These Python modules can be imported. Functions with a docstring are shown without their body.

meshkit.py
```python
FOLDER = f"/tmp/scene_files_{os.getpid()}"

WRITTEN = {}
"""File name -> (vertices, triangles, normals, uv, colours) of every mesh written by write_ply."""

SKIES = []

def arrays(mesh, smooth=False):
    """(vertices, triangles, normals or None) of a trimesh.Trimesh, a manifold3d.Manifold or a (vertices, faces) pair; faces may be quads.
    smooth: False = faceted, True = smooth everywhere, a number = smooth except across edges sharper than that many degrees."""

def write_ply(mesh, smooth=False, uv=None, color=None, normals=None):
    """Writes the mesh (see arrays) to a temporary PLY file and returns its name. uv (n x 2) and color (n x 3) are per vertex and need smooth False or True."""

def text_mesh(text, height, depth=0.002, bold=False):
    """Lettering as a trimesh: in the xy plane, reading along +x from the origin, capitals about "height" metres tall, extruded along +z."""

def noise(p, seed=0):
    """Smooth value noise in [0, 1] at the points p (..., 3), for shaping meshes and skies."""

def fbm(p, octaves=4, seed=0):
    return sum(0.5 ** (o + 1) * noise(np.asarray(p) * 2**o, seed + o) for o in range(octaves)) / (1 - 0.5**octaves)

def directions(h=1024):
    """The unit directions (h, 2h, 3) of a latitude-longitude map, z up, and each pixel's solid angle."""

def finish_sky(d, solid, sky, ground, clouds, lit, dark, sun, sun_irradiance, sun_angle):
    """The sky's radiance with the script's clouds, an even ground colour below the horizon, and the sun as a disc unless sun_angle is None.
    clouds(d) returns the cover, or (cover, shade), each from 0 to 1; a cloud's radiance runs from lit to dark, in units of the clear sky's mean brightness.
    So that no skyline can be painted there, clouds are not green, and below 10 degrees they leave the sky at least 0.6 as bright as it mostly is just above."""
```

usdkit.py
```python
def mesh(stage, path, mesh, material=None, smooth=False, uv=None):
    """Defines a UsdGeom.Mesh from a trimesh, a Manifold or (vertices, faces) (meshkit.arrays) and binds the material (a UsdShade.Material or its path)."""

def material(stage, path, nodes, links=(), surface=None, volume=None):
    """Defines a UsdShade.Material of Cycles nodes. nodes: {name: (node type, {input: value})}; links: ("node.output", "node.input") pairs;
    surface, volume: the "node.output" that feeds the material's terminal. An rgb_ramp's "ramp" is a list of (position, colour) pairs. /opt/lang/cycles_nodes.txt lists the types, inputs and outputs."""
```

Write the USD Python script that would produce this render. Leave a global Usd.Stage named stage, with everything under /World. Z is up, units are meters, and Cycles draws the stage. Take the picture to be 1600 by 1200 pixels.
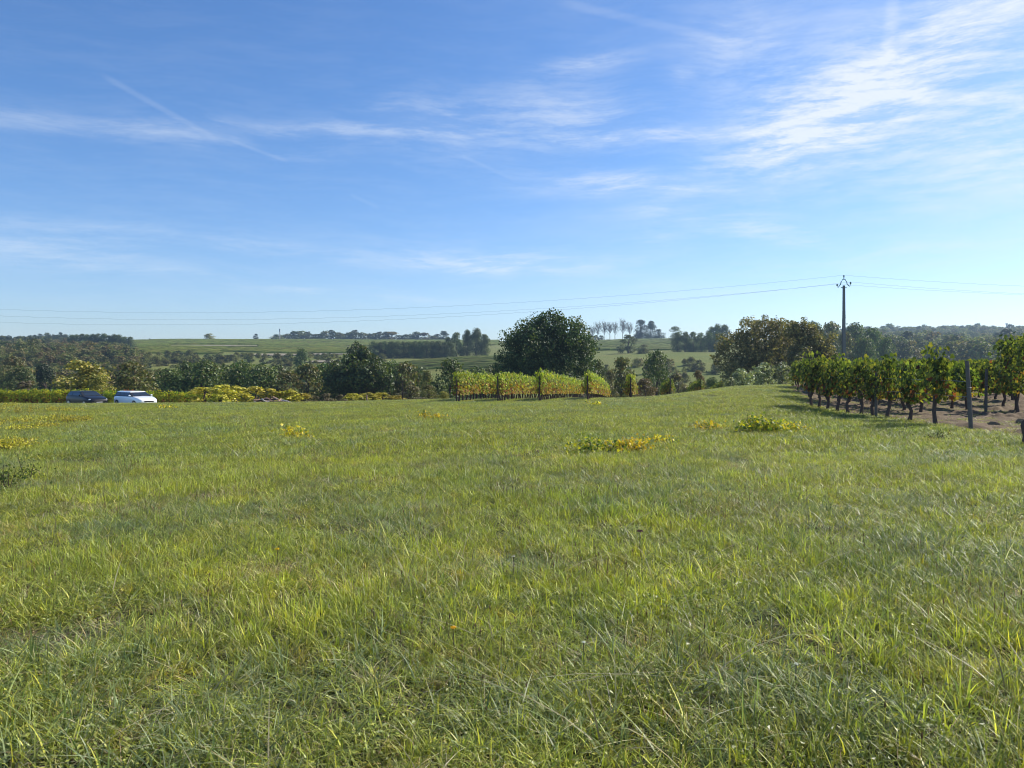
import math
import numpy as np
import trimesh
import usdkit
import meshkit
from pxr import Usd, UsdGeom, UsdLux, UsdShade, Gf, Sdf, Vt
from scipy.interpolate import PchipInterpolator, RegularGridInterpolator

stage = Usd.Stage.CreateInMemory()
UsdGeom.Xform.Define(stage, '/World')
stage.SetDefaultPrim(stage.GetPrimAtPath('/World'))

# ------------------------------------------------------------------ camera, sky, sun, exposure
EYE, F, CX, HY = 1.6, 1200.0, 800.0, 575.0           # eye height; focal length, centre and horizon in photograph pixels
EXPOSURE = 0.67
SUN_AZ, SUN_EL = math.radians(63.0), math.radians(40.0)
SUN_INTENSITY, SKY_STRENGTH = 1.2, 0.074
HAZE_DENSITY = 0.00015

cam = UsdGeom.Camera.Define(stage, '/World/camera')
cam.CreateHorizontalApertureAttr(36.0)
cam.CreateFocalLengthAttr(36.0 * F / 1600.0)
cam.CreateVerticalApertureOffsetAttr((HY - 600.0) / 1600.0 * 36.0)
cam.CreateClippingRangeAttr(Gf.Vec2f(0.05, 100000.0))
cam.CreateExposureAttr(EXPOSURE)
cam.AddTranslateOp().Set(Gf.Vec3d(0, 0, EYE))
cam.AddRotateXOp().Set(90)

SUN = np.array([math.sin(SUN_AZ) * math.cos(SUN_EL), math.cos(SUN_AZ) * math.cos(SUN_EL), math.sin(SUN_EL)])


class Ref(str):
    pass


class Net:
    """A small builder of node graphs."""
    def __init__(self):
        self.nodes, self.links = {}, []

    def __call__(self, kind, out, **kw):
        name = f'n{len(self.nodes)}'
        const = {}
        for k, v in kw.items():
            if isinstance(v, Ref):
                self.links.append((str(v), f'{name}.{k}'))
            else:
                const[k] = v
        self.nodes[name] = (kind, const)
        return Ref(f'{name}.{out}')

    def m(self, op, a, b=0.0, c=0.0, clamp=False):
        return self('math', 'value', math_type=op, value1=a, value2=b, value3=c, use_clamp=clamp)

    def add(self, a, b): return self.m('add', a, b)
    def sub(self, a, b): return self.m('subtract', a, b)
    def mul(self, a, b): return self.m('multiply', a, b)

    def dot(self, a, v):
        return self('vector_math', 'value', math_type='dot_product', vector1=a, vector2=tuple(v))

    def smooth(self, x, lo, hi, a=0.0, b=1.0):
        return self('map_range', 'result', range_type='smoothstep', value=x, from_min=lo, from_max=hi, to_min=a, to_max=b, clamp=True)

    def mix(self, f, a, b, kind='mix'):
        return self('mix', 'color', mix_type=kind, fac=f, color1=a, color2=b)

    def noise(self, vec, scale, detail=3.0, rough=0.55, dist=0.0, out='fac'):
        return self('noise_texture', out, vector=vec, scale=scale, detail=detail, roughness=rough, distortion=dist)

    def scaled(self, vec, s, rot=(0, 0, 0)):
        return self('mapping', 'vector', mapping_type='point', vector=vec, scale=s, rotation=rot)

    def finish(self, path, surface=None, volume=None):
        return usdkit.material(stage, '/World/Looks/' + path, self.nodes, self.links, surface=surface, volume=volume)


def unit(v):
    v = np.asarray(v, float)
    return v / np.linalg.norm(v)


def ray(px, py):
    return unit([(px - CX) / F, 1.0, (HY - py) / F])


def sky_material():
    n = Net()
    d = n('texture_coordinate', 'generated')
    sky = n('sky_texture', 'color', sky_type='single_scattering', sun_disc=False, sun_elevation=SUN_EL, sun_rotation=SUN_AZ,
            altitude=100.0, air_density=1.0, aerosol_density=0.55, ozone_density=1.6)
    sky = n('hsv', 'color', hue=0.5, saturation=1.16, value=1.0, fac=1.0, color=sky)
    up = n.smooth(n.dot(d, (0, 0, 1)), 0.0, 0.35)
    sky = n.mix(1.0, sky, n.mix(up, (0.96, 1.08, 1.36), (0.87, 1.08, 1.36)), 'multiply')
    # streaked ice-cloud texture: fine fibres, long across and thin upwards, warped
    warp = n.noise(d, 3.2, 2.0, out='color')
    warp = n('vector_math', 'vector', math_type='subtract', vector1=warp, vector2=(0.5, 0.5, 0.5))
    warp = n('vector_math', 'vector', math_type='scale', vector1=warp, scale=0.05)
    dw = n('vector_math', 'vector', math_type='add', vector1=d, vector2=warp)
    fib_a = n.noise(n.scaled(dw, (9.0, 9.0, 62.0), (0, 0.06, 0)), 1.0, 9.0, 0.70)
    fib_b = n.noise(n.scaled(dw, (11.0, 11.0, 58.0), (0, -0.42, 0)), 1.0, 9.0, 0.72)
    fib_c = n.noise(n.scaled(dw, (3.0, 3.0, 15.0), (0, -0.25, 0)), 1.0, 5.0, 0.6)
    A = n.smooth(fib_a, 0.38, 0.72)
    B = n.smooth(fib_b, 0.34, 0.70)
    C = n.smooth(fib_c, 0.40, 0.72)

    def patch(px, py, hw, hh, ang, amp):
        c = ray(px, py)
        right = unit(np.cross(c, [0, 0, 1]))
        up = np.cross(right, c)
        a = math.radians(ang)
        s_ax, t_ax = right * math.cos(a) + up * math.sin(a), up * math.cos(a) - right * math.sin(a)
        s = n.mul(n.dot(dw, s_ax), F / hw)
        s = n.m('subtract', s, float(c @ s_ax) * F / hw)
        t = n.m('subtract', n.mul(n.dot(dw, t_ax), F / hh), float(c @ t_ax) * F / hh)
        r = n.add(n.mul(s, s), n.mul(t, t))
        front = n.m('greater_than', n.dot(d, c), 0.2)
        return n.mul(n.mul(n.m('exponent', n.mul(r, -1.0)), amp), front)

    def trail(p0, p1, w, amp, ragged=0.5):
        """A straight vapour trail: a strip of a great circle between two directions."""
        a, b = ray(*p0), ray(*p1)
        nrm, mid = unit(np.cross(a, b)), unit(a + b)
        along = unit(np.cross(nrm, mid))
        half = abs(float(along @ a))
        q = n.m('absolute', n.dot(d, nrm))
        edge = n.smooth(q, w / F, 0.15 * w / F)
        l = n.m('absolute', n.dot(d, along))
        ends = n.smooth(l, half, half * 0.72)
        front = n.m('greater_than', n.dot(d, mid), 0.3)
        tex = n.add(n.mul(fib_c, 2.0 * ragged), 1.0 - ragged)
        return n.mul(n.mul(n.mul(edge, ends), n.mul(tex, amp)), front)

    def total(parts):
        x = parts[0]
        for p in parts[1:]:
            x = n.add(x, p)
        return x
    soft_b = n.add(n.mul(B, 0.85), 0.14)
    soft_a = n.add(n.mul(A, 0.85), 0.16)
    soft_c = n.add(n.mul(C, 0.7), 0.3)
    big = total([patch(1310, 165, 150, 70, 22, 0.95), patch(1240, 215, 120, 28, 12, 0.55), patch(1400, 120, 150, 60, 30, 0.35),
                 patch(1180, 95, 90, 60, 25, 0.36), patch(1130, 45, 60, 35, 15, 0.28), patch(1480, 40, 190, 60, 25, 0.42),
                 patch(1560, 165, 120, 40, 5, 0.42), patch(1500, 270, 190, 70, -6, 0.5), patch(1600, 240, 70, 50, 25, 0.35),
                 patch(1640, 60, 120, 120, 20, 0.4)])
    mid = total([patch(930, 97, 55, 12, 4, 0.34), patch(1062, 110, 20, 16, 40, 0.28), patch(900, 180, 120, 42, -8, 0.36), patch(680, 195, 100, 36, 0, 0.34),
                 patch(960, 285, 130, 16, -4, 0.5), patch(1040, 298, 120, 10, -3, 0.25), patch(1180, 360, 140, 24, -12, 0.42), patch(1030, 378, 60, 14, -3, 0.24),
                 patch(740, 403, 120, 20, -4, 0.55), patch(860, 412, 180, 14, -2, 0.3), patch(350, 380, 260, 12, -3, 0.26), patch(60, 390, 140, 22, -2, 0.3),
                 patch(560, 455, 140, 9, -2, 0.28), patch(270, 434, 140, 9, -3, 0.22), patch(1020, 330, 40, 14, 0, 0.2), patch(1260, 450, 200, 40, 0, 0.12),
                 patch(180, 195, 260, 14, -1, 0.19), patch(1040, 212, 170, 14, 0, 0.42), patch(480, 200, 200, 10, 2, 0.25), patch(1480, 400, 200, 16, 1, 0.2)])
    veil = n.mul(n.mul(C, n.smooth(n.dot(d, (0.80, 0.58, 0.12)), 0.45, 1.05)), 0.36)
    wisps = n.mul(n.mul(A, n.smooth(n.dot(d, (0, 0, 1)), 0.75, 0.05)), 0.07)
    trails = total([trail((150, 112), (350, 224), 6, 0.07, 0.9), trail((355, 218), (455, 254), 4, 0.06, 0.9), trail((545, 303), (595, 326), 4, 0.06), trail((715, 240), (810, 284), 4, 0.05),
                    trail((-80, 188), (420, 212), 17, 0.06), trail((860, 0), (1170, 71), 9, 0.08, 0.9),
                    trail((1402, -60), (1384, 110), 12, 0.14), trail((1590, -40), (1360, 95), 14, 0.18), trail((1130, 222), (1430, 140), 10, 0.32),
                    trail((1400, 145), (1720, 165), 12, 0.26)])
    cover = total([n.mul(n.mul(big, 0.84), soft_b), n.mul(n.mul(mid, 1.12), soft_a), veil, wisps, trails])
    cover = n.m('minimum', cover, 0.92)
    cloud = n.mix(n.smooth(n.dot(d, (0, 0, 1)), 0.0, 0.35), (6.8, 7.7, 8.6), (7.4, 7.9, 8.6))
    col = n.mix(cover, sky, cloud)
    b = n('background_shader', 'background', color=col, strength=SKY_STRENGTH)
    return n.finish('sky', surface=b)


dome = UsdLux.DomeLight.Define(stage, '/World/sky')
UsdShade.MaterialBindingAPI.Apply(dome.GetPrim()).Bind(sky_material())
sun = UsdLux.DistantLight.Define(stage, '/World/sun')
sun.CreateIntensityAttr(SUN_INTENSITY)
sun.CreateNormalizeAttr(True)
sun.CreateAngleAttr(0.5)
sun.CreateColorAttr(Gf.Vec3f(1.0, 0.93, 0.82))
sun.AddRotateZOp().Set(-math.degrees(SUN_AZ))
sun.AddRotateXOp().Set(-(90 - math.degrees(SUN_EL)))
# -z of the light must run from the sun to the ground: a light that looks straight down is tipped about x, then turned about z

# ------------------------------------------------------------------ helpers
taken = {}


def numbered(parent, name):
    k = (parent, name)
    i = taken.get(k, -1) + 1
    taken[k] = i
    return f'{parent}/{name}' if i == 0 else f'{parent}/{name}_{i:03d}'


def tag(p, label=None, cat=None, group=None, kind=None):
    p = p if isinstance(p, Usd.Prim) else p.GetPrim()
    for k, v in (('label', label), ('category', cat), ('group', group), ('kind', kind)):
        if v:
            p.SetCustomDataByKey(k, v)
    return p


def place(prim, loc=(0, 0, 0), rz=0.0, scale=(1, 1, 1), tilt=0.0):
    x = UsdGeom.Xformable(prim)
    x.ClearXformOpOrder()
    x.AddTranslateOp().Set(Gf.Vec3d(*map(float, loc)))
    x.AddRotateZOp().Set(math.degrees(rz))
    if tilt:
        x.AddRotateXOp().Set(math.degrees(tilt))
    x.AddScaleOp().Set(Gf.Vec3f(*map(float, scale)))


def thing(name, label, cat, loc=(0, 0, 0), rz=0.0, group=None, scale=(1, 1, 1), tilt=0.0):
    x = UsdGeom.Xform.Define(stage, numbered('/World', name)).GetPrim()
    place(x, loc, rz, scale, tilt)
    return tag(x, label, cat, group)


def obj(name, mesh, material, parent=None, tint=None, smooth=False, uv=None):
    """One Mesh prim. mesh is (vertices, faces) or a trimesh; tint is one colour per vertex or one for all."""
    path = numbered(str(parent.GetPath()) if parent is not None else '/World', name)
    m = usdkit.mesh(stage, path, mesh, material, smooth=smooth)
    if tint is not None:
        count = len(m.GetPointsAttr().Get())
        t = np.broadcast_to(np.asarray(tint, np.float32), (count, 3))
        UsdGeom.PrimvarsAPI(m).CreatePrimvar('tint', Sdf.ValueTypeNames.Color3fArray, 'vertex').Set(Vt.Vec3fArray.FromNumpy(np.ascontiguousarray(t)))
    return m.GetPrim()


def dup(root, loc, rz=0.0, scale=(1, 1, 1), label=None, group=None, name=None, tilt=0.0):
    base = name or root.GetName()
    x = UsdGeom.Xform.Define(stage, numbered('/World', base)).GetPrim()
    x.GetReferences().AddInternalReference(root.GetPath())
    was = root.GetCustomData()
    xf = UsdGeom.Xformable(x)
    xf.ClearXformOpOrder()
    place(x, loc, rz, scale, tilt)
    tag(x, label or was.get('label'), was.get('category'), group or was.get('group'))
    x.SetInstanceable(True)
    return x


def cat(meshes):
    """Joins (v, f[, tint]) tuples."""
    vs, fs, ts, n = [], [], [], 0
    for m in meshes:
        v, f = np.asarray(m[0], float), np.asarray(m[1], int)
        vs.append(v); fs.append(f + n); n += len(v)
        if len(m) > 2:
            ts.append(np.broadcast_to(m[2], (len(v), 3)))
    return (np.vstack(vs), np.vstack(fs)) + ((np.vstack(ts),) if ts else ())


def box(lo, hi):
    lo, hi = np.asarray(lo, float), np.asarray(hi, float)
    b = trimesh.creation.box(hi - lo)
    return np.array(b.vertices) + (lo + hi) / 2, np.array(b.faces)


def tube(points, radii, sides=6, caps=True):
    p = np.asarray(points, float)
    r = np.broadcast_to(np.asarray(radii, float), (len(p),))
    t = np.gradient(p, axis=0)
    t /= np.linalg.norm(t, axis=1, keepdims=True) + 1e-12
    a = np.cross(t, np.where(np.abs(t[:, 2:]) < 0.9, [0, 0, 1.0], [1.0, 0, 0]))
    a /= np.linalg.norm(a, axis=1, keepdims=True) + 1e-12
    b = np.cross(t, a)
    ang = np.arange(sides) * 2 * np.pi / sides
    v = (p[:, None] + r[:, None, None] * (np.cos(ang)[None, :, None] * a[:, None] + np.sin(ang)[None, :, None] * b[:, None])).reshape(-1, 3)
    f = []
    for i in range(len(p) - 1):
        for j in range(sides):
            k = (j + 1) % sides
            q = [i * sides + j, i * sides + k, (i + 1) * sides + k, (i + 1) * sides + j]
            f += [[q[0], q[1], q[2]], [q[0], q[2], q[3]]]
    if caps:
        e = (len(p) - 1) * sides
        for j in range(1, sides - 1):
            f += [[0, j + 1, j], [e, e + j, e + j + 1]]
    return v, np.array(f)


def rand_unit(rng, n):
    v = rng.normal(size=(n, 3))
    return v / np.linalg.norm(v, axis=1, keepdims=True)


LEAF_KITE = (np.array([[0, 0, 0], [-.5, .42, .10], [0, 1, 0], [.5, .42, .10]]), np.array([[0, 2, 1], [0, 3, 2]]))
_a = np.radians([-90, -150, -175, -205, -232, -250, -270, -290, -308, -335, -365, -390])
_r = np.array([.12, .42, .30, .52, .36, .48, .60, .48, .36, .52, .30, .42])
LEAF_VINE = (np.vstack([[[0, 0.5, 0.05]], np.stack([np.cos(_a) * _r, 0.5 + np.sin(_a) * -1 * -_r, np.zeros(12)], 1)]),
             np.array([[0, i + 1, (i + 1) % 12 + 1] for i in range(12)]))
LEAF_VINE[0][:, 1] = 1 - LEAF_VINE[0][:, 1] if LEAF_VINE[0][7, 1] < 0.5 else LEAF_VINE[0][:, 1]


def leaves(rng, P, N, size, shape=LEAF_KITE, aspect=0.8, tint=None, droop=0.0):
    """Leaves at P facing N (random spin), one shape each."""
    n = len(P)
    N = N / (np.linalg.norm(N, axis=1, keepdims=True) + 1e-9)
    R = rand_unit(rng, n)
    R[:, 2] -= droop
    T = R - (R * N).sum(1, keepdims=True) * N
    T /= np.linalg.norm(T, axis=1, keepdims=True) + 1e-9
    B = np.cross(T, N)
    s = np.broadcast_to(size, (n,))[:, None, None]
    L, f = shape
    v = P[:, None] + s * (L[None, :, :1] * aspect * B[:, None] + (L[None, :, 1:2] - 0.5) * T[:, None] + L[None, :, 2:] * N[:, None])
    faces = (f[None] + (np.arange(n) * len(L))[:, None, None]).reshape(-1, 3)
    out = (v.reshape(-1, 3), faces)
    if tint is not None:
        out += (np.repeat(tint, len(L), 0),)
    return out


def pick(rng, n, palette, weights, jitter=0.18):
    """One colour per leaf out of a palette, with some variation in lightness."""
    w = np.asarray(weights, float)
    c = np.asarray(palette, float)[rng.choice(len(palette), n, p=w / w.sum())]
    return c * (1 + jitter * rng.normal(size=(n, 1))).clip(0.45, 1.7)


# ------------------------------------------------------------------ materials
def foliage_material(name, translucent=0.35, rough=0.5, spec=0.3, vary=0.2, warm=(1.15, 1.25, 0.55)):
    n = Net()
    c = n('attribute', 'color', attribute='tint')
    r = n('object_info', 'random')
    c = n('hsv', 'color', hue=n('map_range', 'result', value=r, from_min=0.0, from_max=1.0, to_min=0.5 - 0.012, to_max=0.5 + 0.012), saturation=1.0,
          value=n('map_range', 'result', value=r, from_min=0.0, from_max=1.0, to_min=1 - vary, to_max=1 + vary), fac=1.0, color=c)
    p = n('principled_bsdf', 'BSDF', base_color=c, roughness=rough, specular_ior_level=spec)
    t = n('translucent_bsdf', 'BSDF', color=n.mix(1.0, c, warm, 'multiply'))
    return n.finish(name, surface=n('mix_closure', 'closure', fac=translucent, closure1=p, closure2=t))


def grass_material():
    n = Net()
    pos = n('geometry', 'position')
    c = n('attribute', 'color', attribute='tint')
    r = n('object_info', 'random')
    flat = n.scaled(pos, (1.0, 1.0, 0.0))
    big = n.noise(flat, 0.16, 3.0, 0.6)
    mid = n.noise(n('vector_math', 'vector', math_type='add', vector1=flat, vector2=(31.0, 7.0, 0.0)), 0.9, 3.0, 0.6)
    sml = n.noise(flat, 3.2, 2.0, 0.6)
    c = n.mix(n.smooth(mid, 0.46, 0.66), c, n.mix(1.0, c, (1.2, 1.15, 0.86), 'multiply'))
    c = n.mix(n.smooth(big, 0.48, 0.66), c, n.mix(1.0, c, (0.86, 0.94, 1.0), 'multiply'))
    c = n.mix(n.smooth(sml, 0.55, 0.75, 0.0, 0.8), c, n.mix(1.0, c, (1.12, 0.86, 0.72), 'multiply'))
    c = n('hsv', 'color', hue=0.5, saturation=1.0, value=n('map_range', 'result', value=r, from_min=0.0, from_max=1.0, to_min=0.72, to_max=1.28), fac=1.0, color=c)
    p = n('principled_bsdf', 'BSDF', base_color=c, roughness=0.44, specular_ior_level=0.40)
    t = n('translucent_bsdf', 'BSDF', color=n.mix(1.0, c, (1.2, 1.25, 0.5), 'multiply'))
    return n.finish('grass_blades', surface=n('mix_closure', 'closure', fac=0.38, closure1=p, closure2=t))


def plain(name, color, rough=0.6, metal=0.0, spec=0.5, noise=0.0, scale=8.0, coat=0.0):
    n = Net()
    if noise:
        pos = n('texture_coordinate', 'object')
        f = n.noise(pos, scale, 4.0, 0.6)
        c = n.mix(f, tuple(x * (1 - noise) for x in color), tuple(min(1, x * (1 + noise)) for x in color))
    else:
        c = tuple(color)
    return n.finish(name, surface=n('principled_bsdf', 'BSDF', base_color=c, roughness=rough, metallic=metal, specular_ior_level=spec, coat_weight=coat))


def ground_material(name, cols, scale, bump=0.06, rough=0.95):
    n = Net()
    pos = n('geometry', 'position')
    a = n.noise(pos, scale, 5.0, 0.62)
    b = n.noise(pos, scale * 9, 4.0, 0.65)
    f = n.add(n.mul(a, 0.6), n.mul(b, 0.4))
    c = n('rgb_ramp', 'color', fac=f, ramp=[(0.3, cols[0]), (0.45, cols[1]), (0.56, cols[2]), (0.7, cols[3])])
    nb = n('bump', 'normal', height=b, strength=0.8, distance=bump)
    return n.finish(name, surface=n('principled_bsdf', 'BSDF', base_color=c, roughness=rough, specular_ior_level=0.1, normal=nb))


M_LEAF = foliage_material('tree_leaves', 0.30, 0.5, 0.35, 0.2)
M_FAR = foliage_material('far_leaves', 0.35, 0.6, 0.2, 0.28)
M_VINE = foliage_material('vine_leaves', 0.40, 0.6, 0.2, 0.12)
M_WEED = foliage_material('weed_leaves', 0.38, 0.5, 0.3, 0.1)
M_GRASS = grass_material()
M_BARK = plain('bark', (0.085, 0.065, 0.05), 0.9, noise=0.45, scale=6.0, spec=0.15)
M_VBARK = plain('vine_bark', (0.07, 0.05, 0.042), 0.95, noise=0.5, scale=14.0, spec=0.1)
M_POST = plain('weathered_wood', (0.095, 0.083, 0.07), 0.85, noise=0.4, scale=10.0, spec=0.2)
M_LOG = plain('cut_wood', (0.34, 0.22, 0.15), 0.85, noise=0.4, scale=5.0, spec=0.2)
M_GREYLOG = plain('grey_wood', (0.36, 0.33, 0.31), 0.85, noise=0.35, scale=5.0, spec=0.2)
M_CONC = plain('pole_concrete', (0.13, 0.128, 0.12), 0.85, noise=0.2, scale=3.0, spec=0.2)
M_STEEL = plain('crossarm_steel', (0.24, 0.36, 0.34), 0.45, metal=0.35, noise=0.15, scale=6.0)
M_INS = plain('insulator_glass', (0.10, 0.16, 0.15), 0.15, noise=0.1, spec=0.6)
M_WIRE = plain('wire_metal', (0.12, 0.12, 0.13), 0.5, metal=0.6)
M_WIRETHIN = plain('trellis_wire', (0.30, 0.30, 0.29), 0.45, metal=0.8)
M_TOWER = plain('tower_concrete', (0.33, 0.33, 0.33), 0.8, noise=0.1, scale=0.2)
M_MEADOW = ground_material('meadow_ground', [(0.028, 0.032, 0.014), (0.045, 0.05, 0.02), (0.06, 0.06, 0.028), (0.085, 0.07, 0.04)], 0.7)
M_HILL = ground_material('hill_ground', [(0.085, 0.11, 0.022), (0.11, 0.13, 0.028), (0.135, 0.14, 0.038), (0.17, 0.15, 0.06)], 0.02, bump=0.2)
M_SOIL = ground_material('vineyard_soil', [(0.075, 0.055, 0.036), (0.12, 0.088, 0.056), (0.16, 0.12, 0.078), (0.12, 0.11, 0.045)], 0.9, bump=0.05)
M_TAN = ground_material('fallow_soil', [(0.15, 0.13, 0.085), (0.20, 0.17, 0.12), (0.23, 0.20, 0.145), (0.17, 0.165, 0.085)], 0.05, bump=0.1)

# ------------------------------------------------------------------ terrain
COLS = np.array([-800, -100, 100, 300, 500, 700, 850, 1000, 1180, 1350, 1500, 1700, 2400], float)


def H(py, d):
    return EYE - (py - HY) * d / F


TABLE = {
    0.01: [0] * 13,
    3: [0] * 13,
    10: [-.08, -.08, -.07, -.06, -.05, -.03, -.02, 0, 0, 0, 0, 0, 0],
    25: [-.4, -.36, -.33, -.28, -.24, -.17, -.12, -.06, 0, 0, 0, .03, .05],
    48: [-.75, H(632.5, 48), H(632, 48), H(631, 48), H(629.5, 48), H(626, 48), H(625.5, 48), H(622, 48), H(608.5, 48), .28, .34, .4, .4],
    58: [-1.4, -1.3, -1.25, -1.2, -1.15, -.82, -.75, -.72, H(603, 58), .38, .5, .6, .6],
    70: [-2.2, -2.0, -1.95, -2.1, -2.3, -1.5, -1.1, -1.3, -.5, .35, .6, .8, .8],
    90: [-3.4, -3.1, -3.1, -3.6, -4.2, -2.8, -1.7, -2.6, -2.2, -.4, .3, .6, .6],
    120: [-5, -5, -5, -6, -7.5, -6.5, -5, -6, -5, -3, -1.6, -1, -1],
    170: [-5, -5, -6, -9, -12, -11, -9.5, -9.5, -8.5, -6.5, -5, -4, -4],
    250: [0, -1, -3, -8, -12, -10.5, -8, -8, -7, -8, -8, -7, -7],
    350: [6, 6, 4.5, 2.5, H(574, 350), H(573, 350), H(571, 350), H(563, 350), H(561, 350), H(566, 350), H(569, 350), H(569, 350), 3],
    500: [14, 13.5, 12, H(549, 500), H(553, 500), H(552, 500), H(549, 500), H(546, 500), H(546, 500), H(549, 500), H(551, 500), H(551, 500), 10],
    700: [22.5, 22.5, 22, H(538, 700), H(539, 700), H(539, 700), H(536, 700), H(534.5, 700), H(534, 700), H(537, 700), H(537, 700), H(537, 700), 24],
    900: [32, 32, 32, H(531.5, 900), H(532, 900), H(533, 900), H(533, 900), H(531.5, 900), H(531, 900), H(531, 900), H(531, 900), H(531, 900), 34],
    1250: [36, 36, 36, 38, 38, 38, 38, 38, 40, H(525, 1250), H(523, 1250), H(521, 1250), 54],
    1800: [28, 28, 28, 28, 28, 30, 30, 30, 34, 46, 48, 48, 48],
    3200: [10] * 13,
    9000: [0] * 13,
}
_d = np.array(list(TABLE), float)
_z = np.array(list(TABLE.values()), float)
_ld = np.linspace(math.log(2.0), math.log(9000.0), 420)
_pc = np.linspace(COLS[0], COLS[-1], 420)
_g = PchipInterpolator(np.log(_d), _z, axis=0)(_ld)
_g = PchipInterpolator(COLS, _g, axis=1)(_pc)
_rgi = RegularGridInterpolator((_ld, _pc), _g)


def zt(x, y):
    """Height of the land."""
    x, y = np.broadcast_arrays(np.asarray(x, float), np.asarray(y, float))
    d = np.clip(y, 2.0, 9000.0)
    px = np.clip(CX + F * x / d, COLS[0], COLS[-1])
    z = _rgi(np.stack([np.log(d).clip(_ld[0], _ld[-1]), px], -1))
    q = np.stack([x, y, np.zeros_like(x)], -1)
    amp = np.interp(d, [2, 10, 60, 120, 300, 900], [.03, .05, .10, .25, .8, 1.0])
    return z + amp * (meshkit.fbm(q * np.array([0.22, 0.22, 0.0]) + 40.0, 2, 5) - 0.5) * np.interp(d, [20, 120], [1.0, 0.4]) \
        + np.interp(d, [60, 200, 600], [0, 1.0, 2.0]) * (meshkit.fbm(q * np.array([0.012, 0.012, 0.0]) + 11.0, 3, 9) - 0.5)


def at(px, d):
    x = (px - CX) / F * d
    return x, d, float(zt(x, d))


def sheet(xs, ys, lift=0.0, keep=None):
    X, Y = np.meshgrid(xs, ys)
    v = np.stack([X, Y, zt(X, Y) + lift], -1).reshape(-1, 3)
    return v, grid_faces(len(ys), len(xs))


def grid_faces(r, c):
    i, j = np.meshgrid(np.arange(r - 1), np.arange(c - 1), indexing='ij')
    a = i * c + j
    return np.stack([np.stack([a, a + 1, a + c + 1], -1), np.stack([a, a + c + 1, a + c], -1)], 2).reshape(-1, 3)


# near land, fanning out from around the viewer so that its triangles stay small where one stands
near = np.concatenate([np.linspace(-40, -2, 8), np.geomspace(0.5, 62, 130)])
fan = np.linspace(-1.5, 1.5, 221)
Y = near[:, None] * np.ones_like(fan)
X = fan[None] * np.maximum(np.abs(near), 8.0)[:, None]
obj('meadow', (np.stack([X, Y, zt(X, Y)], -1).reshape(-1, 3), grid_faces(len(near), len(fan))), M_MEADOW, smooth=True)
tag(stage.GetPrimAtPath('/World/meadow'), 'rolling grass meadow filling the foreground up to its crest', kind='structure')
far = np.geomspace(62, 9000, 190)
Y = far[:, None] * np.ones_like(fan)
X = fan[None] * far[:, None]
obj('hills', (np.stack([X, Y, zt(X, Y)], -1).reshape(-1, 3), grid_faces(len(far), len(fan))), M_HILL, smooth=True)
tag(stage.GetPrimAtPath('/World/hills'), 'valley beyond the meadow and the vineyard hills on its far side', kind='structure')

# tilled soil of the vineyard on the right, with clods and furrows
rng = np.random.default_rng(7)
xs, ys = np.arange(10.9, 34, 0.11), np.arange(11.5, 56, 0.16)
X, Yg = np.meshgrid(xs, ys)
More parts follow.
